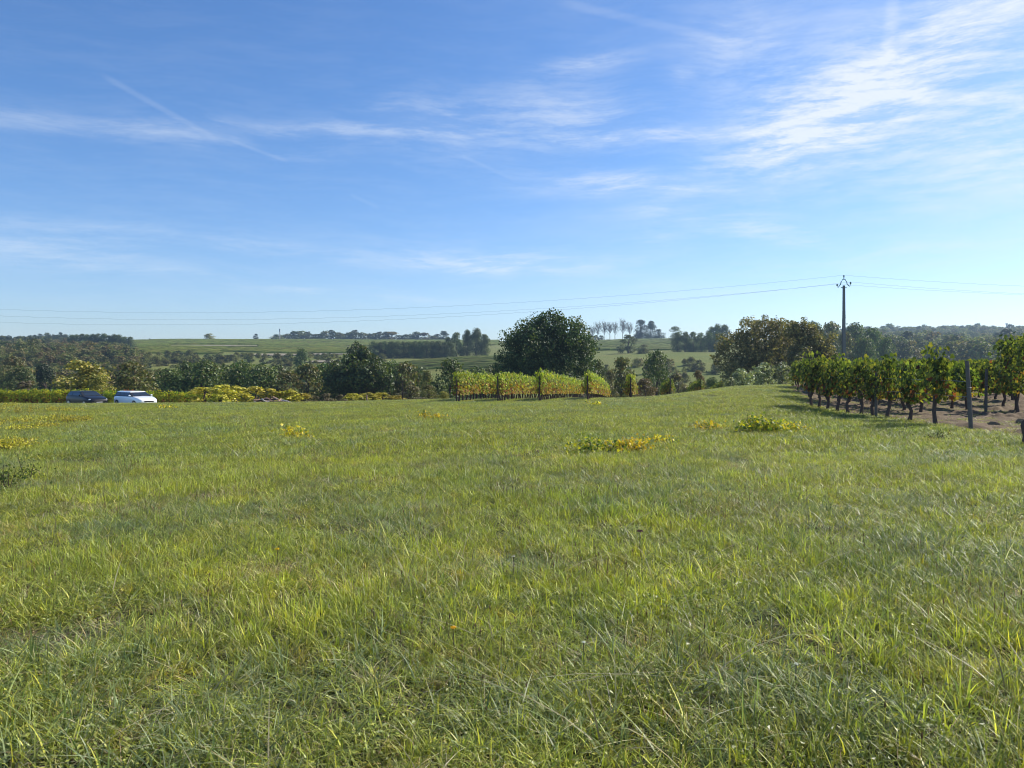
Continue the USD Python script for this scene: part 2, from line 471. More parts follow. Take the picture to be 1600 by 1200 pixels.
# its left edge wanders; it narrows with distance as the rows end one after the other
edge = 11.75 + 0.6 * (meshkit.noise(np.stack([Yg * 0.7, Yg * 0, Yg * 0], -1), 3) - 0.5) + np.clip((Yg - 31) / 3.0, 0, 9) * 1.0
X = edge + (X - 10.9) * 1.0
q = np.stack([X, Yg, np.zeros_like(X)], -1)
clod = (meshkit.fbm(q * np.array([3.2, 2.2, 1.0]), 4, 21) - 0.42).clip(0) * 0.55 * meshkit.noise(q * 0.5, 33) + 0.05 * (meshkit.fbm(q * 9.0, 2, 6) - 0.5)
inset = np.minimum((X - edge) / 0.5, 1).clip(0, 1)
Z = zt(X, Yg) + 0.012 - 0.05 * (1 - inset) + clod * inset
obj('vineyard_soil', (np.stack([X, Yg, Z], -1).reshape(-1, 3), grid_faces(len(ys), len(xs))), M_SOIL, smooth=True)
tag(stage.GetPrimAtPath('/World/vineyard_soil'), 'cloddy tilled soil between the vine rows on the right', kind='structure')


def strip(name, label, pts, width, material, lift):
    """A narrow strip of land laid on the hill along picture columns and distances."""
    p = np.array([at(px, d)[:2] for px, d in pts])
    t = np.linspace(0, 1, 40)
    k = np.linspace(0, 1, len(p))
    c = np.stack([PchipInterpolator(k, p[:, 0])(t), PchipInterpolator(k, p[:, 1])(t)], 1)
    g = np.gradient(c, axis=0)
    g /= np.linalg.norm(g, axis=1, keepdims=True)
    nrm = np.stack([-g[:, 1], g[:, 0]], 1)
    w = width * (0.35 + 0.65 * np.sin(np.pi * t.clip(0.03, 0.97)))[:, None] * (0.75 + 0.5 * meshkit.noise(np.stack([t * 9, t * 0, t * 0], -1), 4))[:, None]
    cols = np.linspace(-.5, .5, 7)
    P = c[:, None] + nrm[:, None] * (w[:, None] * cols[None, :, None])
    z = zt(P[..., 0], P[..., 1]) + lift
    obj(name, (np.concatenate([P, z[..., None]], -1).reshape(-1, 3), grid_faces(40, 7)), material, smooth=True)
    # the strip of land has no thickness of its own: it is the ground there
    tag(stage.GetPrimAtPath('/World/' + name), label, kind='structure')


strip('fallow_strip', 'pale bare strip of earth across the far vineyard slope', [(270, 600), (330, 615), (400, 630), (470, 640)], 16, M_TAN, 0.5)
strip('dirt_track', 'sandy clearing on the scrubby slope above the tree belt', [(365, 455), (420, 470), (490, 480), (545, 485)], 26, M_TAN, 0.5)
strip('dry_clearing', 'lower dry grass clearing on the slope left of the tall oak', [(470, 380), (510, 385), (545, 390)], 16, M_TAN, 0.5)

# ------------------------------------------------------------------ trees
GREEN = [(0.062, 0.096, 0.025), (0.094, 0.133, 0.033), (0.133, 0.164, 0.043), (0.173, 0.156, 0.054)]
OLIVE = [(0.09, 0.108, 0.031), (0.138, 0.144, 0.041), (0.18, 0.156, 0.05), (0.18, 0.12, 0.046)]
YELLOW = [(0.237, 0.237, 0.037), (0.338, 0.3, 0.05), (0.163, 0.188, 0.037), (0.4, 0.325, 0.056)]
RUST = [(0.11, 0.085, 0.03), (0.17, 0.11, 0.04), (0.23, 0.135, 0.05), (0.075, 0.08, 0.028)]
SILVER = [(0.22, 0.235, 0.12), (0.30, 0.31, 0.18), (0.14, 0.165, 0.07), (0.40, 0.40, 0.26)]
PALE = [(0.11, 0.135, 0.045), (0.15, 0.165, 0.055), (0.085, 0.11, 0.04), (0.18, 0.16, 0.06)]
DARK = [(0.020, 0.036, 0.014), (0.028, 0.046, 0.016), (0.038, 0.058, 0.02), (0.03, 0.04, 0.02)]


def crown(seed, n_blobs, n_leaves, leaf, palette, profile, z0=0.06, blob=(0.13, 0.22), gap=0.0, weights=(3, 4, 2.5, 1), inner=0.12):
    """Foliage of a unit tree (1 high, 1 wide): leaf clumps on the skins of many lobes spread inside profile(z) = half width."""
    rng = np.random.default_rng(seed)
    C, Rb = [], []
    while len(C) < n_blobs:
        z = z0 + (1 - z0) * rng.random() ** 1.15
        w = profile((z - z0) / (1 - z0))
        a, r = rng.uniform(0, 2 * np.pi), math.sqrt(rng.uniform(0.15, 1.0))
        rb = rng.uniform(*blob) * (0.75 + 0.5 * w)
        rad = max(0.0, w - rb * 0.8) * r
        c = np.array([rad * math.cos(a), rad * math.sin(a), min(z, 1.0 - rb * 0.7)])
        if gap and any(np.linalg.norm(c - o) < gap * (rb + q) for o, q in zip(C, Rb)) and rng.random() < 0.7:
            continue
        C.append(c); Rb.append(rb)
    C, Rb = np.array(C), np.array(Rb)
    k = rng.choice(n_blobs, n_leaves, p=Rb ** 2 / (Rb ** 2).sum())
    U = rand_unit(rng, n_leaves)
    U[:, 2] = np.where((U[:, 2] < -0.35) & (C[k, 2] > 0.42), -U[:, 2], U[:, 2])
    U /= np.linalg.norm(U, axis=1, keepdims=True)
    shell = np.where(rng.random(n_leaves) < inner, rng.uniform(0.2, 0.8, n_leaves), rng.normal(0.97, 0.11, n_leaves))
    bump = 0.8 + 0.4 * meshkit.noise(U * 2.6 + C[k] * 17.0, seed)
    P = C[k] + U * (Rb[k] * shell * bump)[:, None]
    P[:, 2] = np.maximum(P[:, 2], 0.004)
    N = U + 0.75 * rand_unit(rng, n_leaves)
    hue = rng.normal(size=n_blobs) * 0.16
    tint = pick(rng, n_leaves, palette, weights, 0.16) * (1 + hue[k])[:, None].clip(0.6, 1.5)
    return leaves(rng, P, N, leaf * rng.uniform(0.6, 1.35, n_leaves), tint=tint, aspect=0.85), C, Rb


def trunk_mesh(seed, C, top=0.55, r=0.035, limbs=7, z0=-0.04):
    rng = np.random.default_rng(seed)
    t = np.linspace(0, 1, 6)
    axis = np.stack([0.02 * np.sin(t * 3 + seed), 0.02 * np.cos(t * 4 + seed), z0 + t * (top - z0)], 1)
    parts = [tube(axis, r * (1.25 - 0.75 * t), 7)]
    for c in C[rng.permutation(len(C))[:limbs]]:
        s = axis[rng.integers(2, 5)]
        mid = (s + c) / 2 + [0, 0, -0.02]
        parts.append(tube([s, mid, c], [r * 0.5, r * 0.32, r * 0.1], 5))
    return cat(parts)


def dome(t): return 0.5 * math.sqrt(max(0.0, 1 - max(0.0, t * 1.0) ** 2.3)) * (0.86 + 0.14 * min(1, t * 4))
def round_(t): return 0.5 * math.sqrt(max(0.02, 1 - (2 * t - 0.9) ** 2 / 1.25))
def tall(t): return 0.5 * (math.sin(math.pi * min(1, 0.18 + 0.82 * t)) ** 0.6 if t < 0.99 else 0.1)
def cone(t): return 0.5 * (1 - t) ** 0.8 + 0.04


M_BRANCH = plain('bare_branches', (0.15, 0.125, 0.115), 0.9, noise=0.3, spec=0.1)
FIRST = {}


def make(species, seed):
    """A unit tree of a species as (crown mesh, trunk mesh, leaf material)."""
    if species == 'bare':
        rng = np.random.default_rng(seed)
        parts, tips = [tube([[0, 0, -0.03], [0.01, 0, 0.3], [0, 0.01, 0.6], [0.01, 0, 0.9]], [0.028, 0.022, 0.014, 0.004], 5)], []
        for i in range(34):
            z = rng.uniform(0.3, 0.88)
            a = rng.uniform(0, 2 * np.pi)
            L = rng.uniform(0.25, 0.5) * (1.15 - 0.6 * z)
            s = np.array([0, 0, z]); e = s + L * np.array([math.cos(a), math.sin(a), rng.uniform(0.7, 1.3)])
            e[2] = min(e[2], 1.0)
            parts.append(tube([s, (s + e) / 2 + rng.normal(size=3) * 0.02, e], [0.011, 0.007, 0.003], 3))
            for j in range(5):
                q = s + (e - s) * rng.uniform(0.35, 1)
                w = q + rng.normal(size=3) * 0.07 + [0, 0, 0.06]
                parts.append(tube([q, w], [0.005, 0.002], 3)); tips.append(w)
        tips = np.array(tips)
        P = np.repeat(tips, 5, 0) + rng.normal(size=(len(tips) * 5, 3)) * 0.03
        lf = leaves(rng, P, rand_unit(rng, len(P)), 0.032, tint=pick(rng, len(P), [(0.13, 0.10, 0.07), (0.10, 0.085, 0.06)], [1, 1]))
        return lf, cat(parts), M_FAR
    spec = {
        'oak': (40, 4200, 0.042, GREEN, dome, dict(z0=0.04)),
        'oak_tall': (44, 4400, 0.042, GREEN, tall, dict(z0=0.08)),
        'olive': (36, 3600, 0.045, OLIVE, dome, dict(z0=0.02)),
        'yellow': (34, 3600, 0.045, YELLOW, dome, dict(z0=0.02)),
        'yellow_shrub': (46, 2000, 0.06, [(0.42, 0.35, 0.045), (0.50, 0.41, 0.06), (0.30, 0.28, 0.045), (0.17, 0.19, 0.04)], dome, dict(z0=0.0, blob=(0.06, 0.14))),
        'rust': (42, 5200, 0.040, RUST, dome, dict(z0=0.03, blob=(0.11, 0.19))),
        'silver': (34, 1500, 0.075, SILVER, dome, dict(z0=0.0, blob=(0.09, 0.2), gap=0.3)),
        'dark': (34, 3200, 0.048, DARK, dome, dict(z0=0.0)),
        'poplar': (26, 1500, 0.05, PALE, tall, dict(z0=0.12, blob=(0.10, 0.17), gap=0.4)),
        'pale': (38, 3400, 0.045, PALE, tall, dict(z0=0.05)),
        'willow': (44, 2400, 0.045, PALE, dome, dict(z0=0.06, blob=(0.07, 0.13))),
        'straw_shrub': (22, 1300, 0.06, [(0.17, 0.135, 0.075), (0.13, 0.11, 0.06), (0.20, 0.17, 0.09), (0.10, 0.10, 0.045)], dome, dict(z0=0.0, blob=(0.10, 0.16))),
        'far': (14, 520, 0.11, [(0.085, 0.105, 0.032), (0.12, 0.135, 0.04), (0.16, 0.15, 0.052), (0.17, 0.13, 0.058)], dome, dict(z0=0.0, blob=(0.17, 0.27))),
        'far_dark': (14, 520, 0.11, [(0.038, 0.056, 0.020), (0.052, 0.072, 0.025), (0.07, 0.085, 0.033), (0.08, 0.078, 0.034)], tall, dict(z0=0.0, blob=(0.17, 0.25))),
        'far_rust': (14, 520, 0.11, [(0.17, 0.13, 0.055), (0.21, 0.16, 0.07), (0.13, 0.125, 0.05), (0.12, 0.125, 0.045)], dome, dict(z0=0.0, blob=(0.16, 0.26))),
        'bush': (20, 900, 0.085, OLIVE, dome, dict(z0=0.0, blob=(0.15, 0.24))),
    }[species]
    nb, nl, leaf, pal, prof, kw = spec
    lf, C, Rb = crown(seed, nb, nl, leaf, pal, prof, **kw)
    return lf, trunk_mesh(seed, C), (M_FAR if species.startswith('far') else M_LEAF)


rng = np.random.default_rng(1234)
VARIANTS = {'oak': 3, 'far': 3, 'olive': 2, 'yellow_shrub': 3, 'dark': 2, 'bare': 3, 'far_dark': 2}
counter = {}


def tree(species, px, d, top, width, label, category='tree', group=None, name=None, sink=0.0, depth=1.0):
    """A tree standing on the land at picture column px and distance d, as high as to reach picture row top, width in pixels."""
    x, y, z = at(px, d)
    h = max(0.4, H(top, d) - z + sink)
    w = width * d / F
    name = name or {'bush': 'bush', 'yellow_shrub': 'yellow_shrub', 'silver': 'silvery_shrub', 'straw_shrub': 'dry_shrub', 'bare': 'bare_tree', 'poplar': 'poplar_tree', 'rust': 'rusty_oak_tree',
                    'oak': 'oak_tree', 'oak_tall': 'tall_oak_tree', 'willow': 'willow_bush', 'dark': 'evergreen_tree'}.get(species, 'hedgerow_tree')
    k = counter.get(species, 0)
    counter[species] = k + 1
    var = (species, k % VARIANTS.get(species, 1))
    rz = rng.uniform(0, 2 * np.pi)
    loc, sc = (x, y, z - sink), (w, w * depth, h)
    if var not in FIRST:
        t = thing(name, label, category, loc, rz, group, sc)
        lf, tr, mat = make(species, 100 + 17 * var[1] + sum(map(ord, species)))
        obj('crown', lf[:2], mat, t, tint=lf[2])
        obj('trunk', tr, M_BRANCH if species == 'bare' else M_BARK, t)
        FIRST[var] = t
        return t
    return dup(FIRST[var], loc, rz, sc, label, group or None, name) if True else None


# the lone oak behind the yellow vines: built at its own size, with finer leaves
def big_tree(name, px, d, base_sink, lobes, leaf, n_leaves, palette, label, category, seed, weights=(3, 4, 2.5, 1)):
    """lobes: (px, py, radius px, depth offset m) of the crown's masses; each is filled with smaller lobes of leaf clumps."""
    rng = np.random.default_rng(seed)
    x0, y0, z0 = at(px, d)
    C, R = [], []
    for lx, ly, lr, dy in lobes:
        c = np.array([(lx - CX) / F * d - x0, dy, H(ly, d) - z0])
        r = lr * d / F
        for _ in range(int(10 + 8 * r)):
            u = rand_unit(rng, 1)[0] * r * rng.uniform(0.35, 0.86)
            C.append(c + u); R.append(r * rng.uniform(0.20, 0.38))
    C, R = np.array(C), np.array(R)
    C[:, 2] = np.maximum(C[:, 2], 0.4)
    k = rng.choice(len(C), n_leaves, p=R ** 2 / (R ** 2).sum())
    U = rand_unit(rng, n_leaves)
    shell = np.where(rng.random(n_leaves) < 0.12, rng.uniform(0.2, 0.8, n_leaves), rng.normal(0.95, 0.14, n_leaves))
    P = C[k] + U * (R[k] * shell)[:, None]
    P[:, 2] = np.maximum(P[:, 2], 0.05)
    hue = rng.normal(size=len(C)) * 0.14
    tint = pick(rng, n_leaves, palette, weights, 0.16) * (1 + hue[k])[:, None].clip(0.6, 1.5)
    lf = leaves(rng, P, U + 0.8 * rand_unit(rng, n_leaves), leaf * rng.uniform(0.6, 1.4, n_leaves), tint=tint)
    t = thing(name, label, category, (x0, y0, z0))
    obj('crown', lf[:2], M_LEAF, t, tint=lf[2])
    h = C[:, 2].max()
    tt = np.linspace(0, 1, 7)
    ax = np.stack([0.25 * np.sin(tt * 3), 0.2 * np.cos(tt * 2.2), -0.3 + tt * h * 0.6], 1)
    obj('trunk', tube(ax, 0.42 * (1.2 - 0.8 * tt), 9), M_BARK, t)
    for c in C[rng.permutation(len(C))[:11]]:
        s = ax[rng.integers(2, 6)]
        obj('limb', tube([s, s * 0.5 + c * 0.5 + rng.normal(size=3) * 0.25, c], [0.2, 0.13, 0.04], 6), M_BARK, t)
    return t


big_tree('oak_tree', 852, 100, 0, [(852, 545, 52, 0), (815, 555, 42, -2), (895, 552, 42, -1), (862, 515, 32, 0), (830, 522, 28, 1), (888, 518, 26, -1), (852, 500, 19, 0), (870, 496, 14, 0),
                                   (903, 505, 11, 0), (802, 525, 17, 0), (786, 568, 20, 0), (918, 545, 20, 0), (912, 575, 22, -1), (838, 575, 32, -3), (875, 578, 32, -3), (800, 578, 22, -2)],
         0.26, 33000, [(0.039, 0.07, 0.024), (0.06, 0.092, 0.031), (0.093, 0.119, 0.038), (0.15, 0.161, 0.059)], 'large dark green oak with a broad dome crown behind the yellow vines', 'tree', 31)
big_tree('rusty_oak_tree', 1195, 112, 0, [(1190, 545, 48, 0), (1150, 552, 34, -1), (1175, 512, 20, 0), (1200, 508, 18, 0), (1220, 520, 24, 0), (1235, 550, 38, 0), (1140, 575, 28, -2), (1132, 540, 18, 0), (1120, 560, 12, 0), (1195, 580, 40, -3), (1155, 528, 17, 0)],
         0.27, 26000, [(0.096, 0.1, 0.037), (0.167, 0.139, 0.053), (0.256, 0.191, 0.072), (0.333, 0.241, 0.098)], 'big brown-leaved oak, the left and tallest of the rusty trees beside the pole', 'tree', 47, (3, 3.5, 3, 1.6))
big_tree('rusty_oak_tree', 1268, 104, 0, [(1262, 545, 30, 0), (1285, 552, 26, 0), (1255, 522, 18, 0), (1272, 520, 14, 0), (1298, 560, 15, 0), (1238, 515, 17, 0), (1252, 509, 13, 0), (1290, 537, 18, 0), (1245, 570, 26, -2), (1280, 578, 24, -1), (1240, 513, 10, 0)],
         0.27, 16000, [(0.103, 0.102, 0.037), (0.18, 0.154, 0.056), (0.269, 0.212, 0.082), (0.333, 0.264, 0.105)], 'tan and rust coloured smaller oak directly left of the utility pole', 'tree', 53, (2.5, 3.5, 3, 1.8))

# tree belt in the valley behind the yellow shrubs
G = 'dark green trees of the valley belt'
L_ = 'dark green oak in the tree belt down behind the yellow shrubs'
belt = [(262, 120, 574, 42), (292, 128, 568, 44), (322, 122, 566, 46), (352, 135, 568, 42), (380, 128, 566, 40), (408, 122, 568, 44), (436, 138, 571, 40), (452, 120, 580, 36),
        (482, 125, 573, 42), (508, 132, 572, 40), (530, 122, 565, 44), (585, 120, 566, 42), (612, 128, 566, 44), (636, 122, 572, 36), (655, 130, 573, 36), (240, 130, 578, 40), (745, 128, 572, 34), (770, 132, 575, 36)]
ORD = ['first', 'second', 'third', 'fourth', 'fifth', 'sixth', 'seventh', 'eighth', 'ninth', 'tenth', 'eleventh', 'twelfth', 'thirteenth', 'fourteenth', 'fifteenth', 'sixteenth', 'seventeenth', 'eighteenth']
for i, (px, d, top, w) in enumerate(sorted(belt)):
    tree('oak' if (px // 10) % 3 else 'olive', px, d, top + 3 + rng.uniform(-3.5, 4), w * 2.0, f'dark oak, {ORD[i]} from the left in the valley belt behind the yellow shrubs', group=G, name='belt_tree')
big_tree('oak_tree', 562, 118, 0, [(562, 588, 36, 0), (538, 592, 24, -1), (588, 590, 26, -1), (552, 566, 20, 0), (576, 566, 19, 0), (563, 556, 15, 0), (604, 598, 18, -1), (522, 598, 16, -1)],
         0.38, 11000, [(0.05, 0.08, 0.026), (0.075, 0.105, 0.033), (0.105, 0.128, 0.04), (0.14, 0.125, 0.05)], 'tallest oak of the valley belt, rising right of its middle', 'tree', 61)
big_tree('round_tree', 558, 190, 0, [(558, 546, 14, 0), (550, 556, 13, 0), (568, 556, 14, 0), (559, 568, 20, 0)],
         0.5, 3600, [(0.05, 0.08, 0.026), (0.075, 0.105, 0.033), (0.105, 0.128, 0.04), (0.12, 0.115, 0.05)], 'dark green tree peeking above the tallest belt oak', 'tree', 63)
tree('oak', 471, 300, 547, 34, 'rounded bluish tree standing on the dry clearing', name='round_tree')
tree('oak', 703, 105, 565, 78, 'round dark bush-like oak left of the big lone oak', name='round_tree')
tree('olive', 668, 100, 583, 34, 'mid green bush in the hollow left of the yellow vines', 'bush', name='bush')
tree('yellow', 122, 80, 567, 116, 'pale yellow-green tree behind the dark car', name='yellow_tree')
tree('yellow', 160, 76, 588, 50, 'low yellow-green bush between the two cars', 'bush', name='yellow_bush')
tree('olive', 207, 92, 570, 84, 'dark green tree behind the white car', name='oak_tree')
tree('straw_shrub', 45, 88, 596, 60, 'brownish scrub bush at the left picture edge', 'bush', name='bush')
# scrub at the foot of the hillside
for px, d, top, w, sp, lab in [(30, 150, 575, 60, 'oak', 'dark scrub oak at the left edge behind the vines'), (70, 160, 572, 55, 'dark', 'darkest scrub tree on the slope left of the yellow-green tree'),
                               (20, 180, 560, 60, 'olive', 'greyish olive tree upslope at the left edge'), (250, 170, 580, 45, 'olive', 'olive scrub tree right of the dark tree behind the white car'),
                               (668, 75, 603, 44, 'olive', 'olive bush by the thin metal post'), (640, 72, 603, 50, 'straw_shrub', 'tan-green bush left of the thin metal post'),
                               (692, 68, 612, 26, 'yellow', 'small yellow-green bush left of the first yellow vine row'), (720, 110, 590, 40, 'oak', 'green bush behind the first yellow vine row')]:
    tree(sp, px, d, top, w, lab, 'bush' if 'bush' in lab else 'tree', name='scrub_bush' if 'bush' in lab else 'scrub_tree')
# right of the lone oak
for px, d, top, w, sp, lab in [(1027, 120, 553, 64, 'oak', 'rounded dark green shrub between the lone oak and the rusty oaks'), (972, 112, 563, 58, 'olive', 'olive brown shrub just right of the lone oak'),
                               (935, 106, 566, 40, 'oak', 'dark bush at the right foot of the lone oak'), (952, 100, 580, 36, 'straw_shrub', 'dry brown bush behind the right end of the yellow vines'),
                               (1008, 96, 594, 50, 'rust', 'low rust-brown bush behind the end-on vine row'), (1060, 100, 584, 52, 'straw_shrub', 'tan bush below the dark green shrub'),
                               (1090, 98, 582, 36, 'rust', 'orange-brown bush at the left foot of the rusty oaks'), (1112, 92, 592, 34, 'oak', 'dark green bush under the left rusty oak'),
                               (1130, 84, 594, 30, 'oak', 'dark bush at the end of the grass mound')]:
    tree(sp, px, d, top, w, lab, 'bush', name='shrub')
for px, d, top, w, lab in [(1160, 68, 577, 50, 'silvery-leaved shrub at the left end of the pale hedge'), (1192, 70, 568, 46, 'silvery shrub in the middle of the pale hedge on the mound'),
                           (1222, 72, 567, 46, 'silvery shrub at the right end of the pale hedge by the vines'), (1142, 66, 590, 26, 'lowest pale shrub, trailing off the hedge on the mound')]:
    tree('silver', px, d, top, w, lab, 'shrub', sink=0.2)
# far slope right of the oak
for i, (px, w, top) in enumerate([(926, 12, 512), (934, 14, 506), (944, 13, 505), (953, 13, 507), (961, 12, 506), (973, 16, 502), (984, 12, 507)]):
    tree('bare', px, 850, top, w * 1.25, f'thin nearly bare skyline tree, {ORD[i]} from the left in the row right of the oak', group='bare trees on the skyline')
for px, w, top, d, sp, lab, nm in [(1001, 30, 501, 830, 'dark', 'dense dark tree on the skyline right of the bare trees', 'evergreen_tree'), (1017, 24, 503, 840, 'dark', 'second dark skyline tree, right of the dense one', 'evergreen_tree'),
                                   (1030, 22, 515, 820, 'dark', 'lowest of the dark skyline trees right of the bare ones', 'evergreen_tree'), (1056, 26, 510, 700, 'poplar', 'pale loose poplar on the slope left of the hedgerow', 'poplar_tree'),
                                   (982, 40, 524, 420, 'willow', 'pale feathery willow bush on the far vineyard slope', 'willow_bush'), (1006, 26, 539, 410, 'olive', 'small olive bush right of the feathery willow', 'bush'),
                                   (693, 24, 518, 880, 'dark', 'dark dome-shaped tree on the skyline left of the oak', 'evergreen_tree'), (328, 23, 521.5, 880, 'yellow', 'single rounded yellowish bush on the left skyline', 'bush'),
                                   (400, 11, 522, 880, 'dark', 'small dark lollipop tree on the left skyline', 'round_tree'), (234, 4, 529, 880, 'dark', 'tiny dark bush on the far left skyline', 'bush')]:
    tree(sp, px, d, top, w, lab, 'bush' if nm.endswith('bush') else 'tree', name=nm)
for i in range(6):
    tree('oak', 1058 + 12.5 * i, 440, 521 + rng.uniform(-1.5, 2), 23, f'grey-green tree, {ORD[i]} from the left in the hedgerow beside the rusty oaks', group='hedgerow left of the rusty oaks')
for i, (px, top) in enumerate([(1112, 512), (1122, 508), (1132, 509)]):
    tree('oak', px, 520, top, 26, 'dark tree behind the hedgerow by the rusty oaks', group='dark trees behind the hedgerow', name='round_tree')
# hedgerow across the slope left of the oak
for i in range(14):
    px = 584 + 9.2 * i
    tree('oak', px, 420 + 0.4 * i, 534.5 + rng.uniform(-1, 1.5), 26, f'dark tree, {ORD[i]} from the left in the long hedgerow on the left vineyard slope', group='long dark hedgerow', name='hedgerow_tree')
for px, top, w in [(714, 521, 20), (730, 517, 17), (744, 515, 22), (700, 528, 16), (758, 524, 16)]:
    tree('oak', px, 440, top, w * 1.35, 'tall tree at the right end of the long dark hedgerow', group='tall hedgerow trees', name='hedgerow_tree')
# low dark hedge between the upper and the lower fields
for i in range(24):
    k = i / 23.0
    tree('far_dark', 300 + 245 * k, 700 - 95 * k ** 1.5, 537.5 + 10 * k ** 1.6 + rng.uniform(-0.7, 0.7), 15, 'low dark bush of the field hedge curving across the left vineyard hill', 'bush', 'field hedge on the left vineyard hill', 'hedge_bush')
# skyline wood left
for i in range(27):
    px = 432 + 9.6 * i + rng.uniform(-2, 2)
    tree(['far', 'far_dark', 'far', 'far_dark', 'far_rust'][i % 5] if px > 600 else ['far', 'far_dark'][i % 2], px, 905 + rng.uniform(0, 60), 520 + 2.2 * math.sin(i * 1.3) + rng.uniform(-1.2, 1.5) + (4 if px < 450 else 0) + (1.5 if px > 620 else 0), rng.uniform(22, 33),
         'dark tree in the long wood along the left skyline', group='trees of the left skyline wood', name='skyline_tree')
for i in range(7):
    tree('far', 775 - 4 + 8 * i - 40 + (0 if i < 4 else 160), 900, 523 + rng.uniform(-1, 2), 13, 'small far tree on the skyline beside the lone oak', group='small skyline trees by the oak', name='skyline_tree')
# ridge trees above the scrub, far left
for i in range(12):
    px = 112 + 8.3 * i
    tree('oak', px, 560, 523 + rng.uniform(-1, 2.2) + (2 if i > 9 else 0), 20, 'dark tree of the compact grove topping the left hillside', group='grove on the left hillside', name='ridge_tree')
# wood behind the pole
for px, top, w, d in [(1300, 508, 40, 300), (1335, 509, 40, 310), (1362, 516, 36, 290), (1385, 530, 30, 270), (1320, 525, 36, 250), (1350, 530, 36, 250), (1270, 506, 36, 330), (1240, 507, 30, 340)]:
    tree('oak' if px % 4 else 'olive', px, d, top, w * 1.5, 'hazy green tree of the wood behind the utility pole', group='wood behind the pole', name='woodland_tree')


def instancer(name, protos, P, scale, rot, idx, label, kind='stuff', quats=None):
    """protos: list of (mesh, tint, material)."""
    pi = UsdGeom.PointInstancer.Define(stage, '/World/' + name)
    targets = []
    for k, (m, tint, mat) in enumerate(protos):
        UsdGeom.Scope.Define(stage, f'/World/{name}/prototypes')
        p = obj(f'clump', m, mat, stage.GetPrimAtPath(f'/World/{name}/prototypes'), tint=tint)
        targets.append(p.GetPath())
    pi.CreatePrototypesRel().SetTargets(targets)
    pi.CreateProtoIndicesAttr(Vt.IntArray.FromNumpy(np.asarray(idx, np.int32)))
    pi.CreatePositionsAttr(Vt.Vec3fArray.FromNumpy(np.asarray(P, np.float32)))
    pi.CreateScalesAttr(Vt.Vec3fArray.FromNumpy(np.asarray(scale, np.float32)))
    h = np.asarray(rot, np.float32) / 2
    q = np.stack([np.zeros_like(h), np.zeros_like(h), np.sin(h), np.cos(h)], -1) if quats is None else quats
    pi.CreateOrientationsAttr(Vt.QuathArray.FromNumpy(q.astype(np.float16)))
    return tag(pi.GetPrim(), label, kind=kind)


def wood(name, label, seed, region, spacing, h, w, kinds, weights):
    """A far wood that reads as one mass. region: (px range, distance range, keep(px, d))."""
    rng = np.random.default_rng(seed)
    (p0, p1), (d0, d1), keep = region
    n = int((p1 - p0) / F * (d1 * d1 - d0 * d0) / 2 / spacing ** 2)
    d = np.sqrt(rng.uniform(d0 ** 2, d1 ** 2, n))
    px = rng.uniform(p0, p1, n)
    ok = keep(px, d)
    px, d = px[ok], d[ok]
    x = (px - CX) / F * d
    z = zt(x, d)
    hh = rng.uniform(*h, len(d))
    hh *= 0.7 + 0.75 * meshkit.fbm(np.stack([x * .016, d * .016, d * 0], 1) + seed, 2, seed)
    hh[rng.random(len(d)) < 0.05] *= 1.35
    ww = hh * rng.uniform(*w, len(d))
    protos = [(lambda m: (m[0][:2], m[0][2], M_FAR))(make(s, 400 + 7 * i)) for i, s in enumerate(kinds)]
    instancer(name, protos, np.stack([x, d, z - 0.3], 1), np.stack([ww, ww, hh], 1), rng.uniform(0, 6.28, len(d)), rng.choice(len(kinds), len(d), p=np.array(weights) / sum(weights)), label)


wood('left_woodland', 'scrubby wood covering the hillside on the far left', 5, ((-260, 330), (185, 620), lambda p, d: (p < 225 - (d - 250) * 0.10) | ((d < 300) & (p < 330 - (d - 185) * 0.6))), 4.6, (3.0, 5.8), (0.95, 1.5),
     ['far', 'far_rust', 'far_dark', 'far', 'far_rust'], [3, 2.4, 1.6, 3, 2])
wood('ridge_woodland', 'line of far trees along the ridge at the left edge', 6, ((-260, 105), (640, 900), lambda p, d: p < 1e9), 9.5, (4.5, 7.5), (0.9, 1.4), ['far', 'far_dark'], [1, 1])
wood('right_woodland', 'wooded hillside fading into the haze on the right', 8, ((1230, 1900), (330, 1330), lambda p, d: (d > 330 + 0.25 * (1500 - p)) & ~((np.abs(p - 1392) < 14) & (np.abs(d - 640) < 35))), 9.5, (5, 9.5), (0.95, 1.45),
     ['far', 'far_dark', 'far_rust', 'far'], [3, 2, 1.3, 3])
wood('slope_scrub', 'grey-green scrub below the far vineyards left of centre', 9, ((180, 600), (230, 560), lambda p, d: (d < 425 + 0.12 * (p - 180)) & ((d < 300) | (meshkit.noise(np.stack([p * .03, d * .02, d * 0], 1), 5) > 0.34)) & ~((np.abs(d - 470) < 22) & (p > 360)) & ~((np.abs(d - 385) < 14) & (p > 460))), 7.5, (1.3, 3.2), (1.2, 2.1),
     ['far', 'far_dark', 'bush'], [2, 1, 2])
wood('hollow_scrub', 'scrub in the hollow right of the lone oak', 10, ((900, 1240), (150, 330), lambda p, d: p < 1e9), 9.0, (1.5, 4.0), (1.0, 1.6), ['far_rust', 'far', 'bush'], [1.5, 1, 2])


